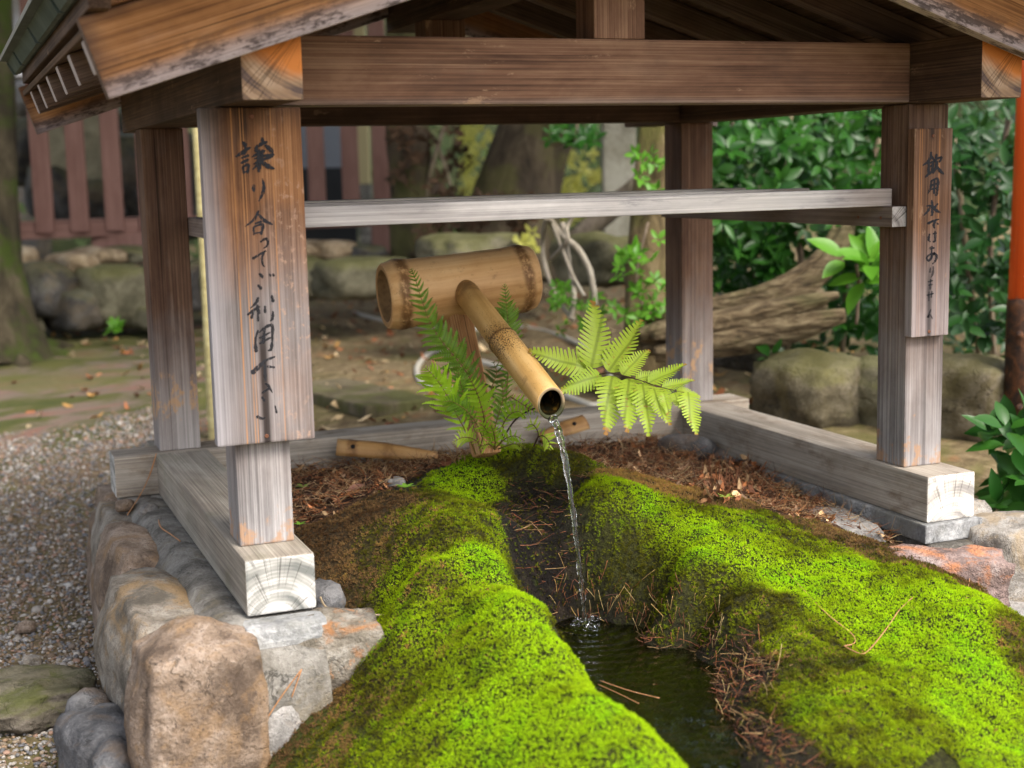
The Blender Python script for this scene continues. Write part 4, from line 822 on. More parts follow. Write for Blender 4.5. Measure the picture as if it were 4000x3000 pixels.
bx('mortar', 1.51, 1.74, -.15, 1.1, -.45, -.151, 'y', [m_mort], sb, 0.01)
# small boulders standing in the gravel and moss at the foot of the base
for u, v, z, r, m, sd, lab in ((45, 1520, -.42, (.16, .13, .06), stone('boulder_mossy', (0.04, 0.034, 0.026), (0.10, 0.085, 0.065), (0.18, 0.155, 0.125), (0.06, 0.07, 0.015), .8, moss=.25, sc=10), 131, 'flat mossy boulder in the gravel left of the stone base'),
                               (55, 1355, -.435, (.026, .018, .014), m_s1, 133, 'pale ochre pebble, largest of the gravel stones near the base'),
                               (68, 1430, -.435, (.024, .018, .016), m_s6, 135, 'whitish rounded pebble lying on the gravel by the flat boulder')):
    tag(rock('boulder' if r[0] > .1 else 'pebble', AZ(u, v, z), r, [m], None, sd, 5, .4, .2), lab, 'rock' if r[0] > .1 else 'pebble')
# ================================================================== LITTER ON THE SOIL
def mk_litter():
    t = NT('dry_leaf_litter'); a = t.attr('tone')[0]; n = t.noise(t.pos(), 160, 4)
    c = t.mix(1.0, a, t.ramp(n, [(0.3, 0.6), (0.7, 1.25)]), 'MULTIPLY'); b = t.bsdf(c, 0.75)
    return t.done(t.n('MixShader', {0: 0.2, 1: b, 2: t.n('BsdfTranslucent', {0: c}).outputs[0]}).outputs[0])
m_lit = mk_litter()
LPAL = np.array([(0.22, 0.085, 0.035), (0.13, 0.06, 0.03), (0.34, 0.17, 0.075), (0.24, 0.095, 0.045), (0.42, 0.27, 0.14), (0.07, 0.036, 0.022), (0.32, 0.20, 0.12), (0.36, 0.135, 0.05), (0.16, 0.075, 0.035)])
def scatter_leaves(name, pts, nrm_tilt, size, pal, mat, kind='stuff'):
    n = len(pts); pts = np.asarray(pts); a = RNG.uniform(0, 6.283, n); tl = RNG.normal(0, nrm_tilt, (n, 2)); cu = RNG.uniform(-.6, .9, n)
    base = np.array([(-1, 0), (-.35, .5), (-.35, -.5), (.35, .42), (.35, -.42), (1, 0), (-.35, 0), (.35, 0)])
    Ft = np.array([(0, 6, 1), (0, 2, 6), (1, 6, 3), (6, 7, 3), (6, 2, 7), (2, 4, 7), (3, 7, 5), (7, 4, 5)])
    L = np.empty((n, 8, 3)); b = base[None]*np.stack([size, size*RNG.uniform(.6, 1.1, n)], 1)[:, None]
    L[..., 0] = b[..., 0]; L[..., 1] = b[..., 1]; L[..., 2] = (b[..., 0]**2+b[..., 1]**2*2.2)*(cu/size)[:, None] + RNG.normal(0, .12, (n, 8))*size[:, None]
    L[..., 2] += L[..., 0]*tl[:, :1]+L[..., 1]*tl[:, 1:]
    ca, sa = np.cos(a)[:, None], np.sin(a)[:, None]; x = L[..., 0]*ca-L[..., 1]*sa; y = L[..., 0]*sa+L[..., 1]*ca
    Vv = np.stack([x, y, L[..., 2]], -1)+pts[:, None]; Ff = (Ft[None]+(np.arange(n)*8)[:, None, None]).reshape(-1, 3)
    col = pal[RNG.integers(0, len(pal), n)]*np.exp(RNG.normal(0, .42, (n, 1))); col = np.concatenate([col, np.ones((n, 1))], 1)
    return tag(obj(name, tri_mesh(name, Vv.reshape(-1, 3), Ff, {'tone': ('POINT', np.repeat(col, 8, 0))}), [mat]), kind=kind)
lp = []; ls = []
for _ in range(40000):
    if len(lp) > 4600: break
    x = random.uniform(.11, 1.5); y = random.uniform(-.05, 1.02); f_ = field(np.array([[x, y]]))[0]
    if f_[0] > -0.36+0.3*mnoise.noise(Vector((x*20, y*20, 3))): continue
    lp.append((x, y, float(hz(x, y))+random.uniform(.001, .014))); ls.append(random.uniform(.003, .009)*(2.2 if random.random() < .08 else 1))
scatter_leaves('leaf_litter', lp, .45, np.array(ls), LPAL, m_lit)
def needles(name, pts, lens, rad, pal, mat, up=0.15):
    n = len(pts); pts = np.asarray(pts); a = RNG.uniform(0, 6.283, n); el = np.abs(RNG.normal(0, up, n))
    D = np.stack([np.cos(a)*np.cos(el), np.sin(a)*np.cos(el), np.sin(el)], 1)*lens[:, None]; bend = RNG.normal(0, .12, (n, 1))*lens[:, None]
    Sd = np.stack([-np.sin(a), np.cos(a), np.zeros(n)], 1); Uz = np.array([0, 0, 1.])
    V = []
    for t_ in (0, .5, 1):
        c = pts+D*t_+Sd*bend*(1-(2*t_-1)**2); r = rad[:, None]*(1-.5*t_)
        V += [c+Sd*r, c-Sd*r*.5+Uz*r, c-Sd*r*.5-Uz*r]
    V = np.stack(V, 1); Ft = []
    for k in (0, 3):
        for s in range(3): Ft += [(k+s, k+(s+1) % 3, k+3+s), (k+(s+1) % 3, k+3+(s+1) % 3, k+3+s)]
    Ff = (np.array(Ft)[None]+(np.arange(n)*9)[:, None, None]).reshape(-1, 3)
    col = pal[RNG.integers(0, len(pal), n)]*RNG.uniform(.7, 1.25, (n, 1)); col = np.concatenate([col, np.ones((n, 1))], 1)
    return tag(obj(name, tri_mesh(name, V.reshape(-1, 3), Ff, {'tone': ('POINT', np.repeat(col, 9, 0))}), [mat]), kind='stuff')
ip = RNG.integers(0, len(lp), 5200)
needles('twig_litter', np.array(lp)[ip]+np.array([0, 0, .006]), RNG.uniform(.015, .06, 5200), RNG.uniform(.0004, .0010, 5200), np.concatenate([LPAL*1.1, np.array([(.50, .36, .19), (.44, .29, .14), (.05, .03, .02), (.36, .17, .06)])]), m_lit, .4)
fp = []
while len(fp) < 900:
    x = random.uniform(.55, 1.05); y = random.uniform(-.95, .5); f_ = field(np.array([[x, y]]))[0]; z = float(hz(x, y))
    if abs(f_[0]) > .35 or z < WZ-.004 or (x < .66 and y < -.05): continue
    if x < .85 and y > -.12 and random.random() < .75: continue
    fp.append((x, y, z+.002))
needles('root_fibres', fp, RNG.uniform(.010, .045, 900), RNG.uniform(.0004, .0011, 900), np.array([(.20, .085, .045), (.10, .05, .03), (.34, .22, .10), (.07, .035, .025), (.28, .10, .05)]), m_lit, .3)
# root hairs and dead stems hanging into the back of the pool
rp_ = []
SPAL = np.array([(0.42, 0.28, 0.10), (0.30, 0.12, 0.05), (0.48, 0.36, 0.16), (0.18, 0.07, 0.04)])
V = []; F = []; col = []
for k in range(190):
    u = random.uniform(1190, 1560) if k < 140 else random.uniform(1540, 1680); v = 1300+max(0, (u-1190))*0.20+random.uniform(-60, 50) if k < 140 else random.uniform(1400, 1600)
    b = hit(u, v); b.z = float(hz(b.x, b.y)) if b.z > WZ-0.02 else WZ; L = random.uniform(.012, .045)
    d = Vector((random.gauss(0, .35), -0.25+random.gauss(0, .3), random.uniform(.5, 1.1))).normalized()
    vv, ff = tube_data(spline([b-d*.006, b+d*L*.5+Vector((random.gauss(0, .002), 0, 0)), b+d*L], 4), 0.00065, 4, 0, True)
    F += [tuple(i+len(V) for i in f) for f in ff]; V += vv; col += [(*SPAL[random.randrange(4)]*random.uniform(.7, 1.3), 1)]*len(vv)
me = mesh('grass_stubble', V, F); at_ = me.attributes.new('tone', 'FLOAT_COLOR', 'POINT'); at_.data.foreach_set('color', np.array(col, np.float32).ravel())
tag(obj('grass_stubble', me, [m_lit]), kind='stuff')
# ================================================================== FERNS
Z5 = lambda x, y: (719.0+0.3501*x, 553.1+0.3501*y)
def pinna_mesh(name, n=11, wmax=0.20, lobe=0.55, tipw=0.10, droop=0.10, skew=0.35, seed=0):
    rnd = random.Random(seed); cv = rnd.uniform(-.10, .10)
    V = []; F = []
    def prof(t): return wmax*max(0.0, min(1, t*5+0.45))*((1-t)**0.62+tipw*0.2)*(1.0)
    def zc(t): return -droop*t*t*(1+.8*rnd.uniform(0, 1) if False else 1)
    for i in range(n):
        t0, t1 = i/n, (i+1)/n; d = 1/n; m0 = len(V)
        V += [(t0, 0, zc(t0)), (t1, 0, zc(t1))]
        for sg in (1, -1):
            w_ = prof((t0+t1)/2)*rnd.uniform(.82, 1.1); lift = 0.22*w_; b = len(V); sk = skew*w_
            V += [(t0+0.05*d+sk*lobe*.5, sg*w_*lobe, zc(t0)+lift*lobe), (t0+0.35*d+sk, sg*w_*0.97, zc(t0)+lift*.8), (t0+0.75*d+sk, sg*w_*0.93, zc(t1)+lift*.7), (t1-0.02*d+sk*lobe*.5, sg*w_*lobe, zc(t1)+lift*lobe)]
            f = (m0, b, b+1, b+2, b+3, m0+1); F.append(f if sg < 0 else f[::-1])
    V = [(x, y+cv*x*x, z+.018*math.sin(x*9+seed)) for x, y, z in V]
    return mesh(name, V, F)
m_f1 = leafmat('fern_green', (0.095, 0.20, 0.014), (0.17, 0.32, 0.024), 0.45, 0.35, vein=(0.05, 0.07, 0.015), tip=(0.16, 0.075, 0.025))
m_f2 = leafmat('fern_lime', (0.26, 0.46, 0.02), (0.36, 0.58, 0.03), 0.45, 0.45)
m_f3 = leafmat('fern_yellow_green', (0.27, 0.40, 0.03), (0.39, 0.51, 0.055), 0.45, 0.42, vein=(0.12, 0.16, 0.02), tip=(0.32, 0.15, 0.04))
m_f4 = leafmat('fern_dark', (0.04, 0.085, 0.015), (0.075, 0.135, 0.02), 0.5, 0.3)
m_stipe = simple('fern_stalk', (0.14, 0.10, 0.025), 0.5, 0, 0.4, 60)
m_stipe_d = simple('dark_stalk', (0.045, 0.025, 0.015), 0.5, 0, 0.4, 60)
pm_narrow = pinna_mesh('leaflet', 12, 0.085, 0.66, .1, 0.12); pm_mid = pinna_mesh('leaflet', 10, 0.115, 0.55, .1, 0.14); pm_broad = pinna_mesh('leaflet', 15, 0.19, 0.34, .1, 0.16, .55)
for me_, mt in ((pm_narrow, m_f2), (pm_mid, m_f1), (pm_broad, m_f3)): me_.materials.append(mt)
def remat(me, m):
    c = me.copy(); c.materials.clear(); c.materials.append(m); return c
pm_dark = remat(pm_mid, m_f4); pm_midlime = remat(pm_mid, m_f3); pm_mid2 = remat(pm_mid, m_f2)
VAR = {}
def variant(me, k):
    rnd = random.Random(k*7+3); c = me.copy(); cv, dr, tw = rnd.uniform(-.14, .14), rnd.uniform(-.16, .10), rnd.uniform(-.9, .9)
    for v in c.vertices:
        x, y, z = v.co; a = tw*x; v.co = (x*(1-.04*abs(dr)), (y*math.cos(a)-z*math.sin(a))+cv*x*x, y*math.sin(a)+z*math.cos(a)+dr*x*x+.010*math.sin(x*11+k))
    return c
def place_leaf(name, me, base, tip, nrm, parent, wr=1.0):
    if me.name.startswith('leaflet'):
        if me.name not in VAR: VAR[me.name] = [me]+[variant(me, k) for k in range(4)]
        me = random.choice(VAR[me.name])
    x = tip-base; L = x.length; M = frame(base, x, nrm) @ Matrix.Diagonal((L, L*wr, L, 1)); return share(name, me, parent, M)
def frond(parent, path, d0, d1, me, n, Lf, ang=62, t0=0.25, wr=1.0, tilt=0.25, sides=(1, -1), mat=None, rad=0.0016, label=None, lean=0.0, z5=True):
    P3 = []
    for i, p in enumerate(path):
        uv = Z5(*p) if z5 else p; P3.append(AD(uv[0], uv[1], d0+(d1-d0)*i/(len(path)-1)))
    C_ = spline(P3, 40); V, F = tube_data(C_, lambda f: rad*(1-.8*f)+.0003, 6)
    fr = obj('frond', mesh('frond', V, F), [mat or m_stipe], parent)
    if label: fr['label'] = label
    for k in range(n):
        t = t0+(1-t0)*(k+.5)/n; i = min(39, int(t*40)); p = C_[i].lerp(C_[i+1], t*40-i); T = (C_[i+1]-C_[i]).normalized()
        vd = (p-Vector(CAM)).normalized(); vd = (vd+Vector((0, 0, tilt))).normalized(); Sd = T.cross(vd).normalized(); Nn = Sd.cross(T).normalized()
        if Nn.dot(vd) > 0: Nn = -Nn
        L = Lf((k+.5)/n)*random.uniform(.9, 1.08)
        for sg in sides:
            a = R(ang-18*(k/n)+random.uniform(-4, 4)); d = T*math.cos(a)+Sd*sg*math.sin(a)+Nn*random.uniform(-.15, .12)+Vector((0, 0, -lean))
            place_leaf('leaflet', me, p, p+d.normalized()*L, Nn+Vector((random.uniform(-.2, .2), 0, random.uniform(-.1, .2))), fr, wr)
    return fr
fa = thing('fern_plant', tuple(AD(1043, 965, 3.33)), 'clump of green ferns with upright and arching fronds at the foot of the bamboo spout', 'fern')
bell = lambda Lm, a=.25, e=.9: (lambda t: Lm*(min(1, .35+t/a*.65) if t < a else max(.06, 1-((t-a)/(1-a))**e*.93)))
frond(fa, [(905,1190),(935,1060),(915,920),(880,820),(800,680),(690,548),(605,420),(548,270),(508,140),(482,80)], 3.33, 3.19, pm_mid, 27, bell(.060, .3, 1.0), 64, .25, 1.75)
frond(fa, [(880,1220),(840,1120),(760,970),(690,835),(625,742),(572,690)], 3.30, 3.12, pm_narrow, 17, bell(.068, .45, 1.5), 54, .15, 1.75, label='bright lime frond arching low to the left')
frond(fa, [(1045,1120),(1068,900),(1082,700),(1086,480),(1072,320),(1060,172)], 3.34, 3.30, pm_mid, 26, bell(.046, .45, 1.1), 66, .28, 1.7)
frond(fa, [(950,1100),(930,980),(895,860),(850,760)], 3.28, 3.20, pm_mid2, 11, bell(.050, .4, 1.2), 74, .15, 1.6)
frond(fa, [(915,1215),(860,1020),(800,830),(770,700)], 3.29, 3.24, pm_mid, 11, bell(.036, .4, 1.2), 60, .45, 1.6)
frond(fa, [(960,900),(985,800),(1010,720),(990,650)], 3.30, 3.26, pm_dark, 7, bell(.034, .35, 1.2), 70, .1, 1.7, label='dark ruffled young frond')
frond(fa, [(975,1180),(1010,1020),(1050,880),(1040,760)], 3.34, 3.30, pm_mid, 12, bell(.040, .4, 1.2), 66, .2, 1.6)
frond(fa, [(940,1180),(900,1060),(830,960),(740,900),(680,900)], 3.29, 3.17, pm_mid, 13, bell(.038, .4, 1.2), 62, .3, 1.6)
frond(fa, [(990,1190),(1040,1060),(1090,980),(1150,960),(1190,1000)], 3.26, 3.18, pm_mid2, 10, bell(.034, .4, 1.2), 64, .25, 1.7)
frond(fa, [(930,1190),(870,1130),(800,1120),(740,1150)], 3.27, 3.17, pm_midlime, 9, bell(.032, .4, 1.2), 64, .2, 1.8)
frond(fa, [(1100,870),(1150,900),(1210,940),(1262,965)], 3.28, 3.22, pm_mid2, 8, bell(.028, .4, 1.2), 70, .05, 1.8)
for pth, L in (([(990,1180),(960,1100),(930,1050),(900,1030)], .03), ([(1000,1190),(1060,1130),(1120,1110),(1185,1140)], .03), ([(1000,1190),(960,1160),(930,1170),(880,1150)], .028), ([(1000,1195),(1000,1130),(990,1080),(975,1040)], .034), ([(1020,1190),(1090,1165),(1130,1160),(1190,1185)], .026)):
    frond(fa, pth, 3.26, 3.18, pm_mid2 if L > .029 else pm_midlime, 7, bell(L, .35, 1.2), 66, .1, 1.9)
fs = thing('fern_plant', tuple(AD(1150, 985, 3.2)), 'single small pale fern leaf on a dark stalk beside the falling water', 'fern')
frond(fs, [(1240,1170),(1262,1130),(1265,1085),(1235,1040),(1205,1045)], 3.16, 3.10, pm_midlime, 5, bell(.026, .5, 1.5), 68, .45, 1.9, mat=m_stipe_d)
frond(fs, [(1240,1175),(1265,1120),(1300,1110),(1335,1150),(1330,1190)], 3.16, 3.10, pm_midlime, 7, bell(.030, .4, 1.5), 66, .3, 1.9, mat=m_stipe_d)
fb = thing('fern_plant', tuple(AD(1075, 965, 3.3)), 'large yellow green fern with broad hanging leaflets to the right of the spout', 'fern')
C_ = spline([AD(1078, 962, 3.30), AD(1120, 900, 3.27), AD(1190, 868, 3.2), AD(1258, 824, 3.12), AD(1307, 806, 3.08), AD(1349, 812, 3.05), AD(1384, 822, 3.03), AD(1419, 834, 3.01), AD(1454, 843, 3.0), AD(1484, 850, 2.99)], 60)
V, F = tube_data(C_, lambda f: .0022*(1-.7*f), 7); fr = obj('frond', mesh('frond', V, F), [m_stipe_d], fb)
for bu, bv, tu, tv, db, dt, wr in ((1268,797,1148,756,3.11,3.08,1.25),(1277,795,1308,651,3.10,3.11,1.35),(1314,803,1396,689,3.08,3.12,1.15),(1345,811,1400,747,3.06,3.08,1.35),(1373,821,1440,800,3.04,3.05,1.1),(1400,828,1487,786,3.03,3.05,1.0),(1430,838,1503,822,3.02,3.03,1.0),
 (1300,812,1207,834,3.09,3.03,1.2),(1323,812,1299,930,3.07,2.98,1.1),(1360,818,1344,925,3.05,2.96,1.1),(1388,828,1404,927,3.03,2.95,1.1),(1412,838,1436,913,3.01,2.95,1.2),(1433,844,1446,889,3.0,2.96,1.35),(1457,848,1472,887,3.0,2.96,1.35),(1486,847,1496,930,2.99,2.93,1.2),(1462,842,1512,858,3.0,2.98,1.1)):
    b_0, t_0 = AD(bu, bv, db), AD(tu, tv, dt); vd = (Vector(CAM)-b_0).normalized()
    place_leaf('leaflet', pm_broad, b_0, t_0, vd+Vector((random.uniform(-.25, .25), 0, .45)), fr, wr*1.3)
# seedlings
sm_leaf = None
def leaf_mesh(name, wid=0.24, seg=5, fold=.25, droop=.2, point=1.0):
    V = []; F = []
    for i in range(seg+1):
        t = i/seg; w_ = wid*(math.sin(math.pi*t**0.85)**0.8) if 0 < t < 1 else 0.0
        z = -droop*t*t; V += [(t, w_, z+fold*w_), (t, 0, z), (t, -w_, z+fold*w_)]
    for i in range(seg):
        for s in (0, 1): F.append((3*i+s, 3*i+s+1, 3*i+4+s, 3*i+3+s))
    return mesh(name, V, F)
m_seed = leafmat('seedling_leaf', (0.16, 0.33, 0.03), (0.22, 0.42, 0.05), .5, .4)
m_seed2 = leafmat('seedling_yellow', (0.34, 0.50, 0.06), (0.45, 0.58, 0.12), .5, .4)
def seedling(u, v, L, n, label, m=None):
    h_ = hit(u, v); h_.z = float(hz(h_.x, h_.y)); t = thing('seedling', tuple(h_), label, 'seedling')
    me = leaf_mesh('leaf', .2, 4, .2, .1); me.materials.append(m or m_seed)
    V, F = tube_data([h_, h_+Vector((0, 0, L*.4)), h_+Vector((0, 0, L*.7))], .0009, 5); obj('stem', mesh('stem', V, F), [m_stipe], t)
    for k in range(n):
        a = 6.283*k/n+.4; d = Vector((math.cos(a), math.sin(a), .35)); b = h_+Vector((0, 0, L*.7)); place_leaf('leaf', me, b, b+d.normalized()*L, (0, 0, 1), t)
seedling(877, 1078, .026, 6, 'tiny green seedling with spread leaves on the brown moss left of the mound')
seedling(655, 1068, .024, 4, 'small green sprout upper of two beside the front post')
seedling(648, 1150, .018, 5, 'small green sprout low at the foot of the front post')
seedling(1568, 1092, .024, 4, 'pale yellow green leaflet among the brown litter behind the moss', m_seed2)
# ================================================================== THINGS LYING ON THE BED
m_strip = bamboo('bamboo_strip', (0.22, 0.11, 0.035), (0.40, 0.22, 0.08), (0.52, 0.33, 0.15), [(-0.09, 0.02, .7), (0.0, 0.02, .5)])
m_nail = simple('nail_iron', (0.02, 0.02, 0.022), .5, .6)
def strip(p0, p1, w_, label, tfrac):
    t = thing('bamboo_strip', tuple((p0+p1)/2), label, 'bamboo strip'); x = (p1-p0)
    L = x.length; V = []; F = []; n = 8
    for i in range(n+1):
        f = i/n; ww = w_*(1 if f < .45 else 1-.55*(f-.45)/.55)
        for s in range(5): a = math.pi*(s/4)*.7+.47; V.append((f*L-L/2, math.cos(a)*ww*.62, math.sin(a)*ww*.35))
        for s in range(4, -1, -1): a = math.pi*(s/4)*.7+.47; V.append((f*L-L/2, math.cos(a)*ww*.55, math.sin(a)*ww*.35-.006))
    for i in range(n):
        for s in range(10): F.append((i*10+s, i*10+(s+1) % 10, i*10+10+(s+1) % 10, i*10+10+s))
    F += [tuple(range(10))[::-1], tuple(n*10+s for s in range(10))]
    nrm = (Vector(CAM)-p0).normalized()+Vector((0, 0, .5)); M = frame((p0+p1)/2, x, nrm); obj('strip', mesh('strip', V, F), [m_strip], t, M)
    c = M @ Vector((-L/2+L*tfrac, 0, w_*.36)); z = (M.to_3x3() @ Vector((0, 0, 1))).normalized()
    V, F = tube_data([c, c+z*.004], .0055, 10); obj('nail', mesh('nail', V, F), [m_nail], t)
strip(AY(727, 968, .98), AY(945, 985, .90), .045, 'split bamboo strip with a nail lying on the litter left of the spout', .16)
strip(AY(1264, 914, .985), AY(1165, 945, .96), .045, 'split bamboo strip with a nail leaning on the back sill behind the falling water', .28)
c = hit(1478, 992); tag(rock('river_stone', (c.x+.03, c.y+.03, float(hz(c.x, c.y))+.018), (.085, .042, .036), [m_s4], None, 201, 4, .15, .05, (0, .1, -.7)), 'smooth dark blue grey oval stone on the litter by the right sill', 'stone')
c = hit(1570, 1000); tag(rock('flat_stone', (c.x+.03, c.y+.05, float(hz(c.x, c.y))+.01), (.06, .05, .022), [m_s4], None, 203, 3, .5, .1), 'flat slate blue stone half hidden behind the dead stems by the right sill', 'stone')
c = hit(858, 1050); tag(rock('pale_stone', (c.x, c.y+.01, float(hz(c.x, c.y))+.006), (.026, .018, .014), [m_s7], None, 205, 3, .4, .15), 'small pale grey stone in the brown litter behind the moss', 'stone')
m_blade = leafmat('straw_blade', (0.30, 0.17, 0.065), (0.46, 0.30, 0.13), .7, .3)
m_dead = leafmat('dead_stem', (0.17, 0.065, 0.03), (0.32, 0.15, 0.07), .7, .15)
def clump(name, u0, u1, v0, v1, n, L, mat, label, cat, stub=False, sp=1.0):
    V = []; F = []
    for k in range(n):
        b = hit(random.uniform(u0, u1), random.uniform(v0, v1)); b.z = float(hz(b.x, b.y)); l = L*random.uniform(.4, 1.1); a = random.uniform(0, 6.283)
        d = Vector((math.cos(a)*random.uniform(.1, sp), math.sin(a)*random.uniform(.1, sp), 1.0 if stub else .8))
        tip = b+d.normalized()*l+Vector((0, 0, 0 if stub else -l*.35*random.random()))
        pts = [b, b+d.normalized()*l*.55+Vector((0, 0, 0 if stub else l*.12)), tip]
        vv, ff = tube_data(spline(pts, 5), (lambda f: .0022*(1-.25*f)) if stub and k % 3 == 0 else (lambda f: .0010*(1-.6*f)), 4)
        F += [tuple(i+len(V) for i in f) for f in ff]; V += vv
    return tag(obj(name, mesh(name, V, F), [mat]), label, cat, None, 'stuff')
clump('dry_grass', 745, 900, 985, 1040, 120, .062, m_blade, 'tuft of dry straw coloured grass in front of the back sill left of the spout', 'dry grass', False, 1.3)
clump('dry_grass', 900, 1010, 965, 1015, 70, .06, m_blade, 'tuft of dry straw grass close against the foot of the spout', 'dry grass', False, 1.1)
clump('stubble', 1520, 1640, 1010, 1085, 110, .05, m_dead, 'clump of cut reddish brown dead stems beside the right sill', 'dead plant', True, .8)
clump('dead_fronds', 1290, 1450, 985, 1010, 70, .05, m_dead, 'flattened brown dead fronds under the large fern by the back sill', 'dead plant', False, 1.8)
scatter_leaves('dead_leaf_heap', [(lambda h_: (h_.x, h_.y, float(hz(h_.x, h_.y))+random.uniform(.004, .03)))(hit(random.uniform(1515, 1650), random.uniform(1015, 1095))) for _ in range(260)], .8, RNG.uniform(.006, .016, 260), LPAL, m_lit)
m_fl = [leafmat('fallen_leaf_pink', (0.30, 0.15, 0.11), (0.38, 0.20, 0.14), .6, .2), leafmat('fallen_leaf_yellow', (0.42, 0.21, 0.05), (0.5, 0.27, 0.08), .6, .2), leafmat('fallen_leaf_tan', (0.36, 0.22, 0.12), (0.44, 0.29, 0.17), .6, .2)]
for u, v, L, mi, lab in ((770, 1066, .045, 0, 'curled pinkish dry leaf lying on the litter edge behind the brown moss'), (698, 1024, .025, 1, 'small orange yellow dry leaf beside the front post'), (790, 985, .04, 2, 'pale tan dry leaf under the dry grass tuft'), (1600, 1075, .035, 0, 'reddish dry leaf in front of the cut dead stems')):
    h_ = hit(u, v); h_.z = float(hz(h_.x, h_.y))+.008; me = leaf_mesh('fallen_leaf', .25, 6, .6, -.25); a = random.uniform(-.5, .5)
    M = frame(h_-Vector((L/2, 0, 0)), (math.cos(a), math.sin(a), .05), (random.uniform(-.3, .3), -.4, 1)) @ Matrix.Diagonal((L, L, L, 1)); tag(obj('fallen_leaf', me, [m_fl[mi]], None, M), lab, 'leaf')
m_needle = simple('pine_needle', (0.40, 0.20, 0.09), .5, 0, .3, 80)
def needle(paths, label, r=.0011, surf=True, d=None):
    t = None; pts = []
    for pth in paths:
        q = []
        for u, v in pth:
            if surf: h_ = hit(u, v); h_.z = max(h_.z, float(hz(h_.x, h_.y)))+.007
            else: h_ = AD(u, v, d) if not callable(d) else d(u, v)
            q.append(h_)
        pts.append(q)
    t = thing('pine_needle', tuple(pts[0][0]), label, 'pine needle')
    for q in pts: tube('needle', q, r, [m_needle], t, 6)
Zr = lambda x, y: ((3000+x*.6631)/K, (1900+y*.6631)/K)
needle([[Zr(*p) for p in ((115,543),(330,790),(480,918),(512,950),(500,983),(446,994))], [Zr(*p) for p in ((446,994),(545,1025),(600,1005),(700,890),(770,790),(852,697))]], 'long pair of joined tan pine needles bent into a V on the right moss')
needle([[Zr(1190,575),Zr(1168,690)], [Zr(1205,545),Zr(1250,640),Zr(1272,722)]], 'short pair of pine needles by the pink stone at the moss edge')
Zl = lambda x, y: ((x*.678)/K, (2000+y*.678)/K)
needle([[Zl(1738,905),Zl(1620,1065),Zl(1512,1230)], [Zl(1738,905),Zl(1710,985),Zl(1680,1068)]], 'pair of orange pine needles leaning on the front stones below the sill', .0012, False, lambda u, v: AY(u, v, -.20))
Z6 = lambda x, y: ((400+x*.4823)/K, (1650+y*.4823)/K)
needle([[Z6(437,250),Z6(395,400),Z6(320,560),Z6(203,750)], [Z6(437,250),Z6(372,450),Z6(300,600),Z6(215,730)]], 'pair of pine needles hanging over the back end of the left sill', .0012, False, lambda u, v: AY(u, v, 1.0) if v < 1060 else AZ(u, v, -.10))
needle([[Z6(455,790),Z6(475,850),Z6(560,910),Z6(630,962)]], 'single rusty curved needle on the mortar along the left sill', .0016, False, lambda u, v: AZ(u, v, -.106))
needle([[(1296,1470),(1360,1492),(1424,1508)]], 'pine needle floating on the dark pool', .0009, False, lambda u, v: AZ(u, v, WZ+.003))
needle([[(1292,1478),(1340,1500),(1380,1520)]], 'shorter pine needle floating nearest the left bank of the pool', .0008, False, lambda u, v: AZ(u, v, WZ+.003))
tw = tube('curved_twig', [AZ(692, 1290, -.10), AZ(705, 1312, -.125), AZ(745, 1325, -.15), AZ(835, 1329, -.165)], .0022, [simple('pale_twig', (.36, .28, .18), .7)], None, 6); tag(tw, 'curved pale twig lying below the front end of the left sill', 'twig')
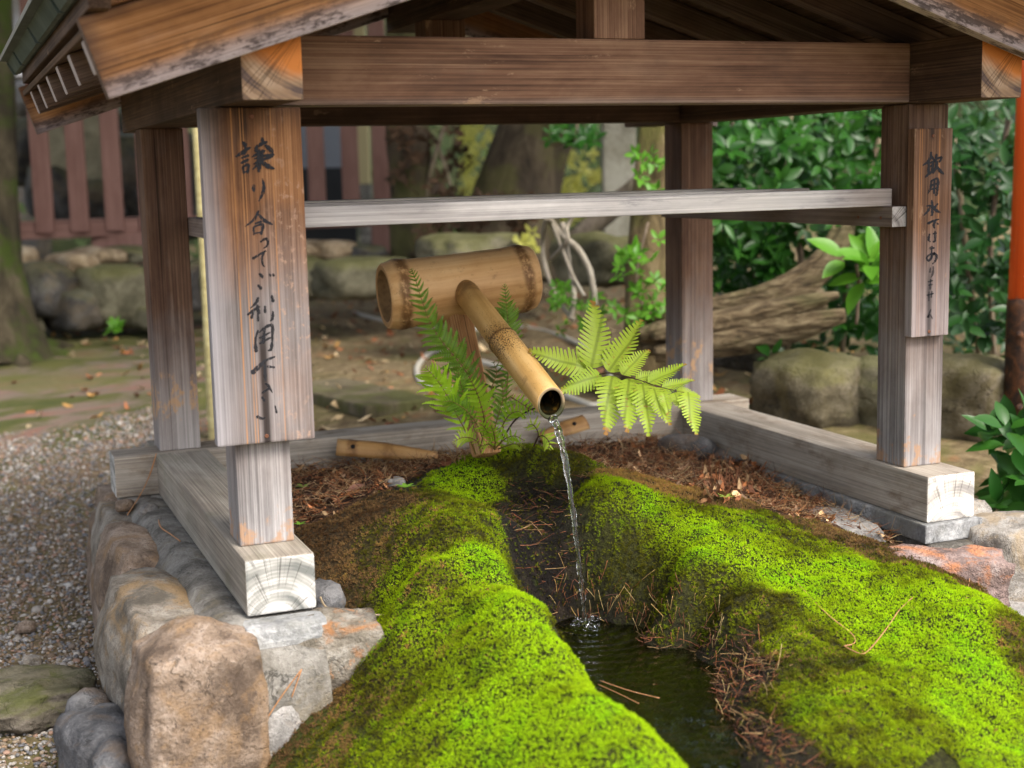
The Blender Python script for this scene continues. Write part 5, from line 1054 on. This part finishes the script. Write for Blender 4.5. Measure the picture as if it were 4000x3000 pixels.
# ================================================================== BACKGROUND
def on_ground(u, v):
    q = ray(u, v)
    for d in np.arange(3.4, 30, .02):
        p = CAM+q*d
        if p[2] < ground(p[0], p[1]): return Vector(p)
    return Vector(CAM+q*12)
LEAF = leaf_mesh('leaf', .23, 5, .3, .18)
BM = {}
def bush(name, boxes, n_cl, L, mat, label, cat, n_obj=250, group=None, stems=(), face=0.6, per=6, up=.5):
    """boxes: (u0,u1,v0,v1,d0,d1,weight); clusters of leaves round shoot tips, the nearest as leaves of their own"""
    c0 = boxes[0]; base = AD((c0[0]+c0[1])/2, c0[3], (c0[4]+c0[5])/2); t = thing(name, (base.x, base.y, ground(base.x, base.y)), label, cat, group)
    me = LEAF.copy(); me.name = 'leaf'; me.materials.clear(); me.materials.append(mat)
    for st in stems: tube('stem', [AD(*p) for p in st[0]], st[1], [m_branch], t, 7, .1)
    Ms = []; tot = sum(b[6] for b in boxes)
    for b in boxes:
        for k in range(int(n_cl*b[6]/tot)):
            c = AD(random.uniform(b[0], b[1]), random.uniform(b[2], b[3]), b[4]+(b[5]-b[4])*random.random()**1.3)
            vd = (Vector(CAM)-c).normalized(); ax = (vd*face+Vector((random.gauss(0, .45), random.gauss(0, .45), up+random.gauss(0, .3)))).normalized()
            a1 = ax.orthogonal().normalized(); a2 = ax.cross(a1); ph = random.uniform(0, 6.28); q_ = per+random.choice((-1, 0, 1))
            for j in range(q_):
                a = ph+6.283*j/q_+random.uniform(-.25, .25); e = random.uniform(.1, .8)
                d = (a1*math.cos(a)+a2*math.sin(a))*math.cos(e)+ax*math.sin(e); l = L*random.uniform(.65, 1.15)
                p = c+d*l*.15; M = frame(p, d, ax+Vector((random.uniform(-.2, .2), random.uniform(-.2, .2), .15))) @ Matrix.Diagonal((l, l*random.uniform(.8, 1.15), l, 1)); Ms.append((((p-Vector(CAM)).length), M))
    Ms.sort(key=lambda m: m[0])
    for _, M in Ms[:n_obj]: share('leaf', me, t, M)
    rest = Ms[n_obj:]
    if rest:
        v0 = np.array([tuple(v.co)+(1,) for v in LEAF.vertices]); f0 = []
        for p in LEAF.polygons: a, b, c, d = p.vertices; f0 += [(a, b, c), (a, c, d)]
        f0 = np.array(f0); MM = np.array([np.array(M) for _, M in rest]); Vv = np.einsum('nij,vj->nvi', MM, v0)[..., :3]
        Ff = (f0[None]+(np.arange(len(rest))*len(v0))[:, None, None]).reshape(-1, 3)
        tag(obj('foliage', tri_mesh('foliage', Vv.reshape(-1, 3), Ff, {'tone': ('POINT', np.repeat(RNG.uniform(0, 1, len(rest)), len(v0)))}, True), [mat], t), kind='stuff')
    return t
def bark(name, c0, c1, c2, moss=0.6, mcol=(0.10, 0.115, 0.02), sc=6, along=None):
    t = NT(name); p = t.pos(); n = t.noise(t.scale(p, along or (sc*1.6, sc*1.6, sc*.5)), 1, 8, .7, .6); m = t.noise(p, 3.2, 6, .65)
    c = t.ramp(n, [(.36, c0), (.5, c1), (.64, c2)]); c = t.mix(t.math('MULTIPLY', t.mr(m, .45, .58), moss), c, mcol)
    return t.done(t.bsdf(c, .9, t.bump(n, .9, .03)))
m_branch = bark('branch_bark', (.07, .05, .035), (.16, .12, .085), (.26, .21, .16), .2)
def trunk(name, pts, rads, mats, parent=None, seg=22, amp=.14, sx=3.0, n=40, seed=0):
    P3 = spline(pts, n); V = []; F = []; A = None
    for i, p in enumerate(P3):
        T = (P3[min(i+1, n)]-P3[max(i-1, 0)]).normalized(); A = (A-T*A.dot(T)).normalized() if A else T.cross(Vector((.3, 1, .1))).normalized(); B = T.cross(A)
        f = i/n*(len(rads)-1); k = min(int(f), len(rads)-2); r = rads[k]+(rads[k+1]-rads[k])*(f-k)
        for s in range(seg):
            a = 6.283*s/seg; q_ = Vector((math.cos(a)*1.6, math.sin(a)*1.6, i/n*sx+seed))
            V.append(p+(A*math.cos(a)+B*math.sin(a))*r*(1+amp*fbm(q_, 3)+amp*.5*math.sin(a*5+seed)))
    for i in range(n):
        for s in range(seg): F.append((i*seg+s, i*seg+(s+1) % seg, (i+1)*seg+(s+1) % seg, (i+1)*seg+s))
    F += [tuple(range(seg))[::-1], tuple(n*seg+s for s in range(seg))]
    return obj(name, mesh(name, V, F), mats, parent)
# ---- fence
m_fence = wood('fence_paint', (0.165, 0.082, 0.064), (0.215, 0.112, 0.088), (0.26, 0.145, 0.117), blot=.2, rough=.6, bmp=.15)
def fd_(u): f = (u-60)/785; return 1/((1-f)/8.0+f/8.9)
fn = thing('picket_fence', tuple(AD(450, 545, 8.4)), 'reddish brown picket fence standing above the boulder wall', 'fence')
zr = AD(60, 498, 8.0).z
def fpt(u, z):
    p = AD(u, 450, fd_(u)); return Vector((p.x, p.y, z))
for u in (-55, 20, 95, 171, 247, 321, 396, 470, 543, 616, 687, 760, 826):
    b = fpt(u, zr-.02); beam('picket', b, b+Vector((0, 0, 1.75)), .105, .035, [m_fence], fn, (-.37, -.93, 0), .006)
for z_, h_ in ((zr, .105), (zr+1.45, .09)): beam('rail', fpt(-90, z_)+Vector((.02, .05, 0)), fpt(850, z_)+Vector((.02, .05, 0)), .05, h_, [m_fence], fn, (0, 0, 1), .006)
for u, w_ in ((258, .36), (822, .13)): b = fpt(u, zr-.30); beam('fence_post', b+Vector((.02, .05, 0)), b+Vector((.02, .05, .262)), w_, .09, [m_fence], fn, (-.37, -.93, 0), .008)
# ---- boulder wall under the fence
m_b1 = stone('bg_stone_dark', (.025, .024, .023), (.06, .057, .054), (.11, .105, .10), (.16, .12, .07), .4, moss=.3, sc=5)
m_b2 = stone('bg_stone_green', (.06, .056, .033), (.12, .11, .07), (.18, .165, .11), None, 0, moss=.5, sc=5)
m_b3 = stone('bg_stone_ochre', (.18, .13, .075), (.33, .25, .155), (.46, .38, .27), (.16, .10, .05), .5, sc=7)
rw = thing('boulder_wall', tuple(AD(400, 720, 7.6)), 'low dry wall of large weathered boulders below the picket fence', 'wall')
for i, (u, v, pw, ph, d, m) in enumerate(((85, 625, 62, 62, 7.5, m_b1), (150, 570, 40, 26, 7.7, m_b3), (210, 555, 40, 22, 7.8, m_b3), (275, 550, 40, 20, 7.9, m_b2), (245, 640, 80, 72, 7.6, m_b2), (155, 670, 45, 50, 7.5, m_b1), (30, 570, 40, 40, 7.8, m_b3), (20, 690, 50, 50, 7.5, m_b2), (370, 620, 60, 60, 7.7, m_b1), (345, 690, 45, 30, 7.5, m_b2), (460, 610, 70, 55, 7.8, m_b2), (560, 620, 60, 55, 7.8, m_b1), (640, 600, 60, 50, 7.8, m_b2), (790, 598, 128, 46, 7.4, m_b2), (700, 540, 55, 22, 7.9, m_b3), (770, 545, 40, 18, 7.9, m_b1), (640, 545, 40, 20, 7.9, m_b3))):
    f = d*K/FPX; rock('stone', AD(u, v, d), (pw*f, .22, ph*f), [m], rw, 300+i, 3, .55, .14, (0, 0, .38))
for (u, v, pw, ph, d, m, lab, sd) in ((1010, 548, 105, 46, 6.6, m_b2, 'rounded mossy boulder behind the bamboo crosspiece', 321), (1290, 560, 70, 60, 6.2, m_b2, 'brown grey boulder behind the grey vine stems', 322),
    (1755, 850, 118, 92, 4.95, stone('rock_mossy_ochre', (.05, .041, .025), (.11, .092, .055), (.185, .16, .11), (.10, .08, .025), .5, moss=.45, sc=7), 'large mossy ochre rock right of the back post below the driftwood', 323),
    (1895, 860, 70, 95, 4.9, m_b2, 'tan rock partly hidden by the right front post', 324), (2100, 880, 95, 115, 4.6, stone('rock_tan', (.07, .056, .032), (.14, .115, .07), (.22, .19, .135), (.11, .09, .03), .5, moss=.3, sc=6), 'tall tan rock between the lettered post and the vermilion post', 325),
    (1590, 770, 45, 30, 5.3, m_b1, 'dark stone in the shadow under the driftwood', 326)):
    f = d*K/FPX; tag(rock('boulder', AD(u, v, d), (pw*f, .20, ph*f), [m], None, sd, 4, .5, .14, (0, 0, .3), .05), lab, 'rock')
for i, (u, v, pw, ph, d, lab) in enumerate(((60, 330, 60, 80, 10.2, 'dark boulder behind the fence next to the mossy tree'), (125, 420, 70, 70, 9.6, 'dark boulder seen low between the leftmost pickets'), (210, 430, 60, 50, 9.6, 'dark boulder low behind the middle of the left fence stretch'), (290, 390, 70, 110, 9.8, 'dark boulder behind the fence just left of the back post'), (80, 215, 70, 40, 10.6, 'pale grey boulder high behind the fence under the eave'), (210, 310, 90, 90, 11, 'grey boulder behind the pickets under the eave'), (400, 400, 60, 130, 10, 'dark boulder behind the pale pole'))):
    f = d*K/FPX; tag(rock('boulder', AD(u, v, d), (pw*f, .35, ph*f), [m_b1 if i != 4 else m_s7], None, 340+i, 3, .5, .16), lab, 'rock')
for u, v0, v1, d, lab in ((127, 240, 420, 9.4, 'khaki stone post between the first pickets'), (203, 200, 400, 9.5, 'khaki stone post between the next pickets')):
    a, b = AD(u, v1, d), AD(u, v0, d); b = Vector((a.x, a.y, b.z)); tag(beam('stone_post', a-Vector((0, 0, .3)), b, .12, .12, [stone('khaki_stone', (.20, .18, .12), (.28, .255, .17), (.36, .33, .23), sc=4)], None, (0, -1, 0), .01), lab, 'stone post')
# ---- storage building behind the fence
bd = thing('storage_building', tuple(AD(700, 480, 10.5)), 'blue grey panelled building with a dark base behind the fence', 'building')
m_panel = simple('blue_grey_panel', (.25, .275, .32), .5, .0, .12, 3); m_bdark = simple('dark_base', (.03, .033, .036), .7); m_cream = simple('cream_post', (.46, .40, .22), .6, 0, .12, 4); m_peb = stone('pebble_dash', (.10, .10, .09), (.20, .195, .175), (.32, .31, .29), sc=20)
for u in (575, 652, 729): a = AD(u, 366, 10.5); beam('wall_panel', a, a+Vector((0, 0, 1.8)), .262, .05, [m_panel], bd, (-.37, -.93, 0), .008)
a = AD(520, 366, 10.5); b = AD(767, 366, 10.5); beam('base_wall', Vector((a.x, a.y, a.z-.37)), Vector((b.x, b.y, a.z-.37)), .07, .735, [m_bdark], bd)
a = AD(788, 398, 10.3); beam('corner_post', a, a+Vector((0, 0, 2)), .085, .085, [m_cream], bd, (-.37, -.93, 0), .01); beam('corner_plinth', a-Vector((0, 0, .5)), a-Vector((0, 0, .002)), .10, .10, [m_peb], bd, (-.37, -.93, 0), .01)
hw = thing('white_house', tuple(AD(-60, 420, 14)), 'pale white house wall far behind the fence at the edge of the trees', 'house')
a = AD(-140, 420, 14); b = AD(95, 420, 14); beam('foundation', Vector((a.x, a.y, .62)), Vector((b.x, b.y, .62)), .26, 2.2, [m_b1], hw)
beam('wall', Vector((a.x, a.y, 2.125)), Vector((b.x, b.y, 2.125)), .2, .8, [simple('white_plaster', (.62, .62, .67), .7, 0, .06, 1)], hw)
beam('roof', Vector((a.x-.3, a.y-.1, 2.64)), Vector((b.x+.4, b.y-.1, 2.64)), 1.2, .22, [simple('dark_tiles', (.035, .03, .028), .6)], hw)
# ---- poles, pillar, trees
pl = trunk('pale_pole', [AD(463, 962, 5.35), AD(446, 620, 5.35), AD(426, 270, 5.35), AD(412, 20, 5.35)], [.022, .021, .02, .019], [bamboo('weathered_pole', (.24, .20, .085), (.36, .31, .14), (.45, .40, .21), [])], None, 12, .02); tag(pl, 'thin pale bamboo pole standing upright behind the left posts', 'pole')
mt_ = thing('mossy_tree', tuple(AD(-10, 765, 7.0)), 'mossy tree trunk with flaring roots at the left edge', 'tree')
m_bk1 = bark('mossy_bark', (.018, .014, .009), (.045, .036, .02), (.085, .068, .042), .95, (.036, .055, .006))
trunk('trunk', [AD(-5, 790, 7.0), AD(-12, 690, 7.0), AD(-22, 560, 7.0), AD(-28, 300, 7.0), AD(-40, -150, 7.0)], [.29, .20, .155, .14, .13], [m_bk1], mt_, 26, .12)
for a_, l in ((-1.2, .34), (-.35, .36), (.4, .40), (2.6, .3)):
    b = AD(-8, 735, 7.0); e = b+Vector((math.cos(a_)*l, math.sin(a_)*l, 0)); e.z = ground(e.x, e.y)-.01; mid = b.lerp(e, .5); mid.z = (b.z*.4+e.z*.6)
    trunk('root', [b, mid, e], [.085, .06, .025], [m_bk1], mt_, 12, .1, n=14)
lt = thing('leaning_tree', tuple(AD(1095, 545, 8.0)), 'thick brown tree trunk leaning to the right beyond the crosspiece', 'tree')
m_bk2 = bark('brown_bark', (.022, .016, .010), (.055, .041, .024), (.10, .078, .048), .45, (.085, .085, .02), 4)
trunk('trunk', [AD(1085, 590, 8.0), AD(1100, 500, 8.0), AD(1120, 400, 8.05), AD(1168, 270, 8.1), AD(1290, 60, 8.3), AD(1400, -200, 8.5)], [.36, .28, .235, .215, .20, .17], [m_bk2], lt, 26, .1)
trunk('branch', [AD(1145, 330, 8.0), AD(1230, 240, 7.9), AD(1330, 150, 7.9)], [.12, .09, .06], [m_bk2], lt, 14, .1, n=16)
dt = thing('dark_tree', tuple(AD(900, 520, 7.9)), 'dark shaded tree trunk just right of the fence end', 'tree')
trunk('trunk', [AD(905, 560, 7.9), AD(893, 420, 7.9), AD(882, 280, 7.9), AD(875, -80, 8.0)], [.17, .13, .115, .10], [bark('dark_bark', (.02, .014, .009), (.05, .036, .022), (.09, .066, .042), .3)], dt, 20, .12)
t2 = thing('slender_tree', tuple(AD(1390, 850, 5.5)), 'slender mossy brown trunk behind the back right post', 'tree')
trunk('trunk', [AD(1388, 865, 5.5), AD(1392, 700, 5.5), AD(1404, 480, 5.55), AD(1424, 280, 5.6), AD(1450, -40, 5.7)], [.098, .085, .082, .08, .07], [bark('green_brown_bark', (.05, .036, .016), (.115, .085, .04), (.19, .15, .08), .6, (.085, .09, .014), 7)], t2, 20, .1)
a = AD(1337, 432, 8.6); sp_ = beam('stone_pillar', a-Vector((0, 0, .5)), a+Vector((0, 0, 1.5)), .20, .16, [stone('pillar_stone', (.27, .255, .19), (.35, .335, .26), (.42, .405, .33), sc=3)], None, (-.37, -.93, 0), .015); tag(sp_, 'pale beige stone pillar behind the vine stems', 'stone pillar')
dw = trunk('dead_branch', [AD(1240, 520, 6.9), AD(1320, 450, 6.9), AD(1385, 395, 6.9), AD(1450, 330, 6.9)], [.05, .055, .05, .04], [bark('grey_dead_wood', (.05, .038, .028), (.10, .08, .06), (.16, .135, .105), .1)], None, 14, .2); tag(dw, 'dark dead branch slanting in front of the pale stone pillar', 'branch')
m_drift = bark('driftwood', (.035, .025, .014), (.14, .10, .055), (.28, .22, .13), .35, (.12, .125, .045), 12, (5, 20, 46))
def driftlog(label, path, spread, rads, n, seed):
    rnd = random.Random(seed); t = thing('driftwood_log', tuple(AD(*path[0])), label, 'log')
    for k in range(n):
        ph = 6.283*k/n+rnd.uniform(-.3, .3); tw = rnd.uniform(-1.2, 1.2); a0 = rnd.uniform(0, .12); a1 = 1-rnd.uniform(0, .15)
        base = [AD(*p) for p in path]; C_ = spline(base, 12)[int(a0*12):int(a1*12)+1]; pts = []
        for i, p in enumerate(C_):
            f = i/(len(C_)-1); T = (C_[min(i+1, len(C_)-1)]-C_[max(i-1, 0)]).normalized(); A = T.cross(Vector((.2, 1, .1))).normalized(); B = T.cross(A); a = ph+tw*f
            pts.append(p+(A*math.cos(a)+B*math.sin(a)*.6)*spread*(1+.35*mnoise.noise(Vector((f*3, k*2.1, seed)))))
        r = rnd.uniform(*rads); trunk('strand', pts, [r*.55, r, r*1.05, r*.9, r*.35], [m_drift], t, 16, .30, .9, 30, k*1.7+seed)
    return t
driftlog('lower weathered driftwood log with grey green bark lying behind the right sill', [(1385, 748, 5.15), (1500, 732, 5.1), (1640, 705, 5.05), (1760, 676, 5.0), (1835, 655, 5.0)], .042, (.030, .048), 7, 3)
driftlog('upper driftwood root curving upwards in front of the dark bush', [(1395, 692, 5.35), (1540, 672, 5.3), (1680, 640, 5.25), (1765, 580, 5.25), (1812, 510, 5.3), (1835, 440, 5.4)], .032, (.022, .036), 6, 9)
# ---- vines and hose
m_vine = bark('vine_bark', (.20, .17, .13), (.34, .30, .245), (.46, .42, .36), .1)
vn = thing('vine', tuple(AD(1240, 700, 5.2)), 'tangle of bare grey vine stems beside the slender trunk', 'vine')
for pth, r in (([(1180,470),(1172,530),(1185,600),(1215,660),(1238,690)], .009), ([(1185,470),(1210,505),(1250,540),(1275,590),(1285,660)], .012), ([(1215,480),(1228,560),(1240,640),(1232,690)], .010), ([(1190,475),(1215,540),(1235,590),(1262,640)], .007), ([(1250,450),(1225,490),(1225,520),(1190,560)], .008)):
    tube('stem', [AD(u, v, 5.2+.05*math.sin(v)) for u, v in pth], r, [m_vine], vn, 8, .08)
hs = tube('white_hose', [on_ground(u, v)+Vector((0, 0, .006)) for u, v in ((765,678),(850,700),(1000,716),(1100,706),(1215,730),(1310,790),(1300,872),(1240,866),(1130,812),(1000,775),(938,764),(906,788),(902,815),(925,838),(1010,850))], .0135, [simple('white_plastic', (.42, .40, .345), .4, 0, .08, 6)], None, 12, n=90); tag(hs, 'white plastic hose looping over the bare earth behind the spout', 'hose')
a, b = on_ground(676, 845), on_ground(868, 893); pk = beam('mossy_plank', a+Vector((0, 0, .02)), b+Vector((0, 0, .02)), .30, .05, [bark('plank_moss', (.07, .055, .035), (.12, .10, .06), (.18, .15, .10), .7, (.07, .08, .015), 5)], None, (0, 0, 1), .01); tag(pk, 'dark mossy plank lying on the earth behind the back sill', 'plank')
# ---- vermilion post
vp = thing('vermilion_post', tuple(AD(2219, 1010, 4.4)), 'vermilion painted round post with a rusty iron collar at the right edge', 'post')
m_verm = wood('vermilion_paint', (.78, .085, .012), (.90, .125, .02), (.92, .18, .04), chips=.35, blot=.2, rough=.5, bmp=.25); m_rust = stone('rusty_iron', (.025, .018, .016), (.075, .035, .02), (.19, .075, .03), (.12, .05, .02), .5, sc=26, rough=.55)
A0, A1, A2 = AD(2217, 1000, 4.4), AD(2227, 652, 4.4), AD(2252, 30, 4.4)
M = frame(A1, A2-A1, (0, -1, 0)); lathe('pillar', [(0, .001), (0, .068), ((A2-A1).length+.6, .066), ((A2-A1).length+.6, .001)], [m_verm], vp, M, 32)
M = frame(A0, A1-A0, (0, -1, 0)); L = (A1-A0).length; col_ = lathe('iron_collar', [(-.05, .001), (-.05, .0725), (L-.02, .0725), (L+.004, .0715), (L+.006, .001)], [m_rust], vp, M, 32)
for v in (723, 880):
    p = AD(2203, v, 4.335); V = [tuple(v_*.012) for v_ in ico(2)[0]]; obj('stud', mesh('stud', V, ico(2)[1]), [m_rust], col_, Matrix.Translation(p))
gb = A0-Vector((0, 0, .16)); rock('base_stone', gb, (.14, .14, .14), [m_s7], vp, 401, 3, .5, .1)
pc = AD(2178, 1080, 4.2); tb = tube('black_pipe', [pc, pc+Vector((.05, -.02, .012))], .017, [simple('black_plastic', (.012, .013, .016), .4)], None, 14); tag(tb, 'short black plastic pipe end beside the vermilion post', 'pipe')
# ---- shrubs
m_cam = leafmat('glossy_dark_leaf', (.008, .036, .008), (.020, .070, .012), .36, .12)
m_cam2 = leafmat('glossy_mid_leaf', (.009, .048, .007), (.036, .125, .014), .33, .22)
m_bright = leafmat('bright_leaf', (.065, .205, .014), (.13, .32, .028), .35, .35)
m_sun = leafmat('sunlit_leaf', (.40, .42, .06), (.66, .64, .18), .3, .45)
m_brown = leafmat('dead_brown_leaf', (.022, .014, .007), (.085, .045, .022), .7, .2)
bush('evergreen_shrub', [(1540,1915,235,560,5.4,6.1,1.0),(1540,1700,480,640,5.5,6.0,.25),(1800,1920,430,720,5.3,5.9,.3)], 250, .082, m_cam2, 'glossy evergreen shrub filling the gap between the back and front right posts', 'shrub', 290, None, [(([1700,760,5.9],[1730,560,5.8],[1690,380,5.8],[1720,200,5.9]), .014), (([1820,760,5.9],[1840,500,5.8],[1900,300,5.8]), .012), (([1640,700,5.9],[1620,450,5.8],[1580,250,5.8]), .010)])
bush('evergreen_shrub', [(2035,2260,215,740,4.9,5.7,1.0)], 140, .078, m_cam, 'dark glossy shrub to the right of the lettered front post', 'shrub', 260, None, [(([2120,800,5.3],[2090,560,5.2],[2060,300,5.2]), .012), (([2150,800,5.3],[2140,520,5.2],[2180,250,5.2]), .010)])
bush('evergreen_shrub', [(1500,2300,150,720,6.3,7.3,1.0),(1520,2250,560,800,6.0,6.6,.45)], 560, .065, m_cam, 'deep shaded evergreen thicket behind the two glossy shrubs', 'shrub', 60, None)
bush('creeper', [(1320,1440,505,690,5.15,5.4,1.0),(1365,1440,330,420,5.4,5.5,.35)], 34, .046, m_bright, 'light green creeper climbing the slender mossy trunk', 'creeper', 240, None, [(([1400,700,5.4],[1375,600,5.35],[1400,480,5.4]), .005)], .8)
bush('hanging_foliage', [(1185,1300,255,322,6.4,6.8,1.0)], 16, .065, m_cam2, 'dark green leaves hanging below the back beam before the leaning trunk', 'foliage', 130, None, [(([1240,320,6.6],[1250,250,6.6],[1270,150,6.7]), .008)])
bush('bright_bush', [(1000,1060,250,420,9.6,10.4,.6),(1185,1300,330,490,9.2,10.2,.8)], 110, .06, m_sun, 'sunlit yellow green bush glimpsed behind the leaning trunk', 'shrub', 120, None)
bush('dead_bush', [(850,1005,270,500,7.3,8.4,1.0),(1020,1180,430,500,7.0,7.4,.3)], 90, .07, m_brown, 'dry brown bush in shade right of the fence', 'shrub', 150, None, [(([930,540,7.8],[925,400,7.8],[960,270,7.8]), .012), (([950,540,7.8],[975,420,7.8],[940,300,7.8]), .010)])
bush('sprouts', [(1195,1300,620,720,5.0,5.4,1.0)], 26, .035, m_bright, 'low green sprouts on the earth at the foot of the vine stems', 'plant', 150, None)
bush('sprouts', [(1110,1160,518,545,6.3,6.5,1.0),(1140,1160,495,512,6.3,6.5,.4)], 5, .045, m_sun, 'yellow green sprig above the right end of the bamboo crosspiece', 'plant', 40, None)
bush('sprouts', [(243,262,702,716,7.2,7.3,1.0)], 4, .05, m_bright, 'small green sprout at the foot of the boulder wall', 'plant', 40, None)
bush('broad_leaf_plant', [(1815,1885,545,600,4.55,4.7,1.0)], 4, .115, m_bright, 'broad bright green leaves beside the right front post above the driftwood', 'plant', 40, None, [(([1850,700,4.7],[1855,620,4.65],[1850,570,4.6]), .006)], .8, 4)
bush('broad_leaf_plant', [(1620,1670,755,790,4.9,5.0,1.0)], 2, .09, m_cam2, 'two grey green strap leaves under the driftwood log', 'plant', 20, None, (), .8, 3)
bush('glossy_plant', [(2135,2260,900,980,3.72,3.95,.8),(2135,2260,1010,1110,3.65,3.9,1.0)], 22, .10, m_cam2, 'glossy leafed plant growing beside the end of the right sill', 'plant', 200, None, [(([2230,1150,3.8],[2200,1060,3.78],[2150,1040,3.75]), .004), (([2240,1150,3.8],[2215,980,3.8],[2190,900,3.8]), .004)], .5, 5)
# ---- crowns added to the trees, unseen above the picture, spread wide to shade the background
m_crown = leafmat('crown_leaf', (.02, .045, .01), (.06, .12, .02), .5, .25)
def crown(t, c, r, n, L):
    v0 = np.array([tuple(v.co)+(1,) for v in LEAF.vertices]); f0 = []
    for p in LEAF.polygons: a, b, c_, d = p.vertices; f0 += [(a, b, c_), (a, c_, d)]
    f0 = np.array(f0); MM = []
    while len(MM) < n:
        q_ = Vector((random.uniform(-1, 1), random.uniform(-1, 1), random.uniform(-1, 1)))
        if q_.length > 1 or mnoise.noise(q_*2.3+Vector(c)) < -.15: continue
        p = Vector(c)+Vector((q_.x*r[0], q_.y*r[1], q_.z*r[2])); ax = Vector((random.gauss(0, .5), random.gauss(0, .5), 1)).normalized()
        d = Quaternion(ax, random.uniform(0, 6.28)) @ ax.orthogonal().normalized(); l = L*random.uniform(.7, 1.3); MM.append(np.array(frame(p, d, ax) @ Matrix.Diagonal((l, l, l, 1))))
    MM = np.array(MM); Vv = np.einsum('nij,vj->nvi', MM, v0)[..., :3]; Ff = (f0[None]+(np.arange(n)*len(v0))[:, None, None]).reshape(-1, 3)
    tag(obj('crown', tri_mesh('crown', Vv.reshape(-1, 3), Ff, {'tone': ('POINT', np.repeat(RNG.uniform(0, 1, n), len(v0)))}, True), [m_crown], t), kind='stuff')
crown(mt_, (-.2, 4.6, 3.9), (3.0, 3.0, 1.2), 5200, .25)
crown(lt, (4.2, 6.6, 4.4), (3.2, 3.2, 1.4), 5200, .25)
crown(dt, (1.9, 5.4, 4.7), (2.6, 2.8, 1.2), 3600, .25)
crown(t2, (3.0, 3.4, 3.7), (2.8, 2.2, 1.0), 4600, .23)
# ---- leaves fallen on the earth, far wood
pts = []; szs = []
while len(pts) < 2600:
    x = random.uniform(-1.0, 4.6); y = random.uniform(1.3, 7.8)
    if x < 0.25 and (y < 3.3 or random.random() < .7): continue
    pts.append((x, y, ground(x, y)+.008)); szs.append(random.uniform(.010, .035))
scatter_leaves('fallen_leaves', pts, .35, np.array(szs), np.array([(.30, .115, .05), (.22, .09, .045), (.42, .24, .08), (.36, .27, .15), (.16, .075, .04), (.46, .36, .22)]), m_lit)
def mk_hill():
    t = NT('wooded_slope'); p = t.pos(); n = t.noise(p, 1.2, 8, .7); return t.done(t.bsdf(t.ramp(n, [(.35, (.012, .018, .007)), (.55, (.035, .045, .016)), (.68, (.07, .065, .03))]), .95, t.bump(n, 1, .2)))
V = []; F = []; n_ = 70
for j in range(14):
    for i in range(n_+1):
        x = -16+46*i/n_; y0 = 12.5+2.0*math.sin(x*.35)+.10*abs(x-4); t_ = j/13
        V.append((x, y0+6.5*t_, -.5+6.2*t_**.8+.5*mnoise.noise(Vector((x*.7, t_*4, 1)))))
for j in range(13):
    for i in range(n_): a = j*(n_+1)+i; F.append((a, a+1, a+n_+2, a+n_+1))
tag(obj('hill', mesh('hill', V, F), [mk_hill()]), kind='structure')
m_far = leafmat('far_leaf', (.022, .045, .012), (.07, .11, .025), .5, .25)
v0 = np.array([tuple(v.co)+(1,) for v in LEAF.vertices]); f0 = []
for p in LEAF.polygons: a, b, c, d = p.vertices; f0 += [(a, b, c), (a, c, d)]
f0 = np.array(f0); MM = []
while len(MM) < 9000:
    x = random.uniform(-4, 22); y = random.uniform(10.2, 13.5)+.08*abs(x-4); z = random.uniform(-.2, 4.8)
    if x < 0.9 and random.random() < .85: continue
    if mnoise.noise(Vector((x*.6, y*.6, z*.6))) < -.12: continue
    ax = Vector((random.gauss(0, .6), -.6+random.gauss(0, .5), .6)).normalized(); d = ax.orthogonal().normalized(); d = Quaternion(ax, random.uniform(0, 6.28)) @ d; l = random.uniform(.10, .2)
    MM.append(np.array(frame((x, y, z), d, ax) @ Matrix.Diagonal((l, l, l, 1))))
MM = np.array(MM); Vv = np.einsum('nij,vj->nvi', MM, v0)[..., :3]; Ff = (f0[None]+(np.arange(len(MM))*len(v0))[:, None, None]).reshape(-1, 3)
tag(obj('woods', tri_mesh('woods', Vv.reshape(-1, 3), Ff, {'tone': ('POINT', np.repeat(RNG.uniform(0, 1, len(MM)), len(v0)))}, True), [m_far]), kind='stuff')
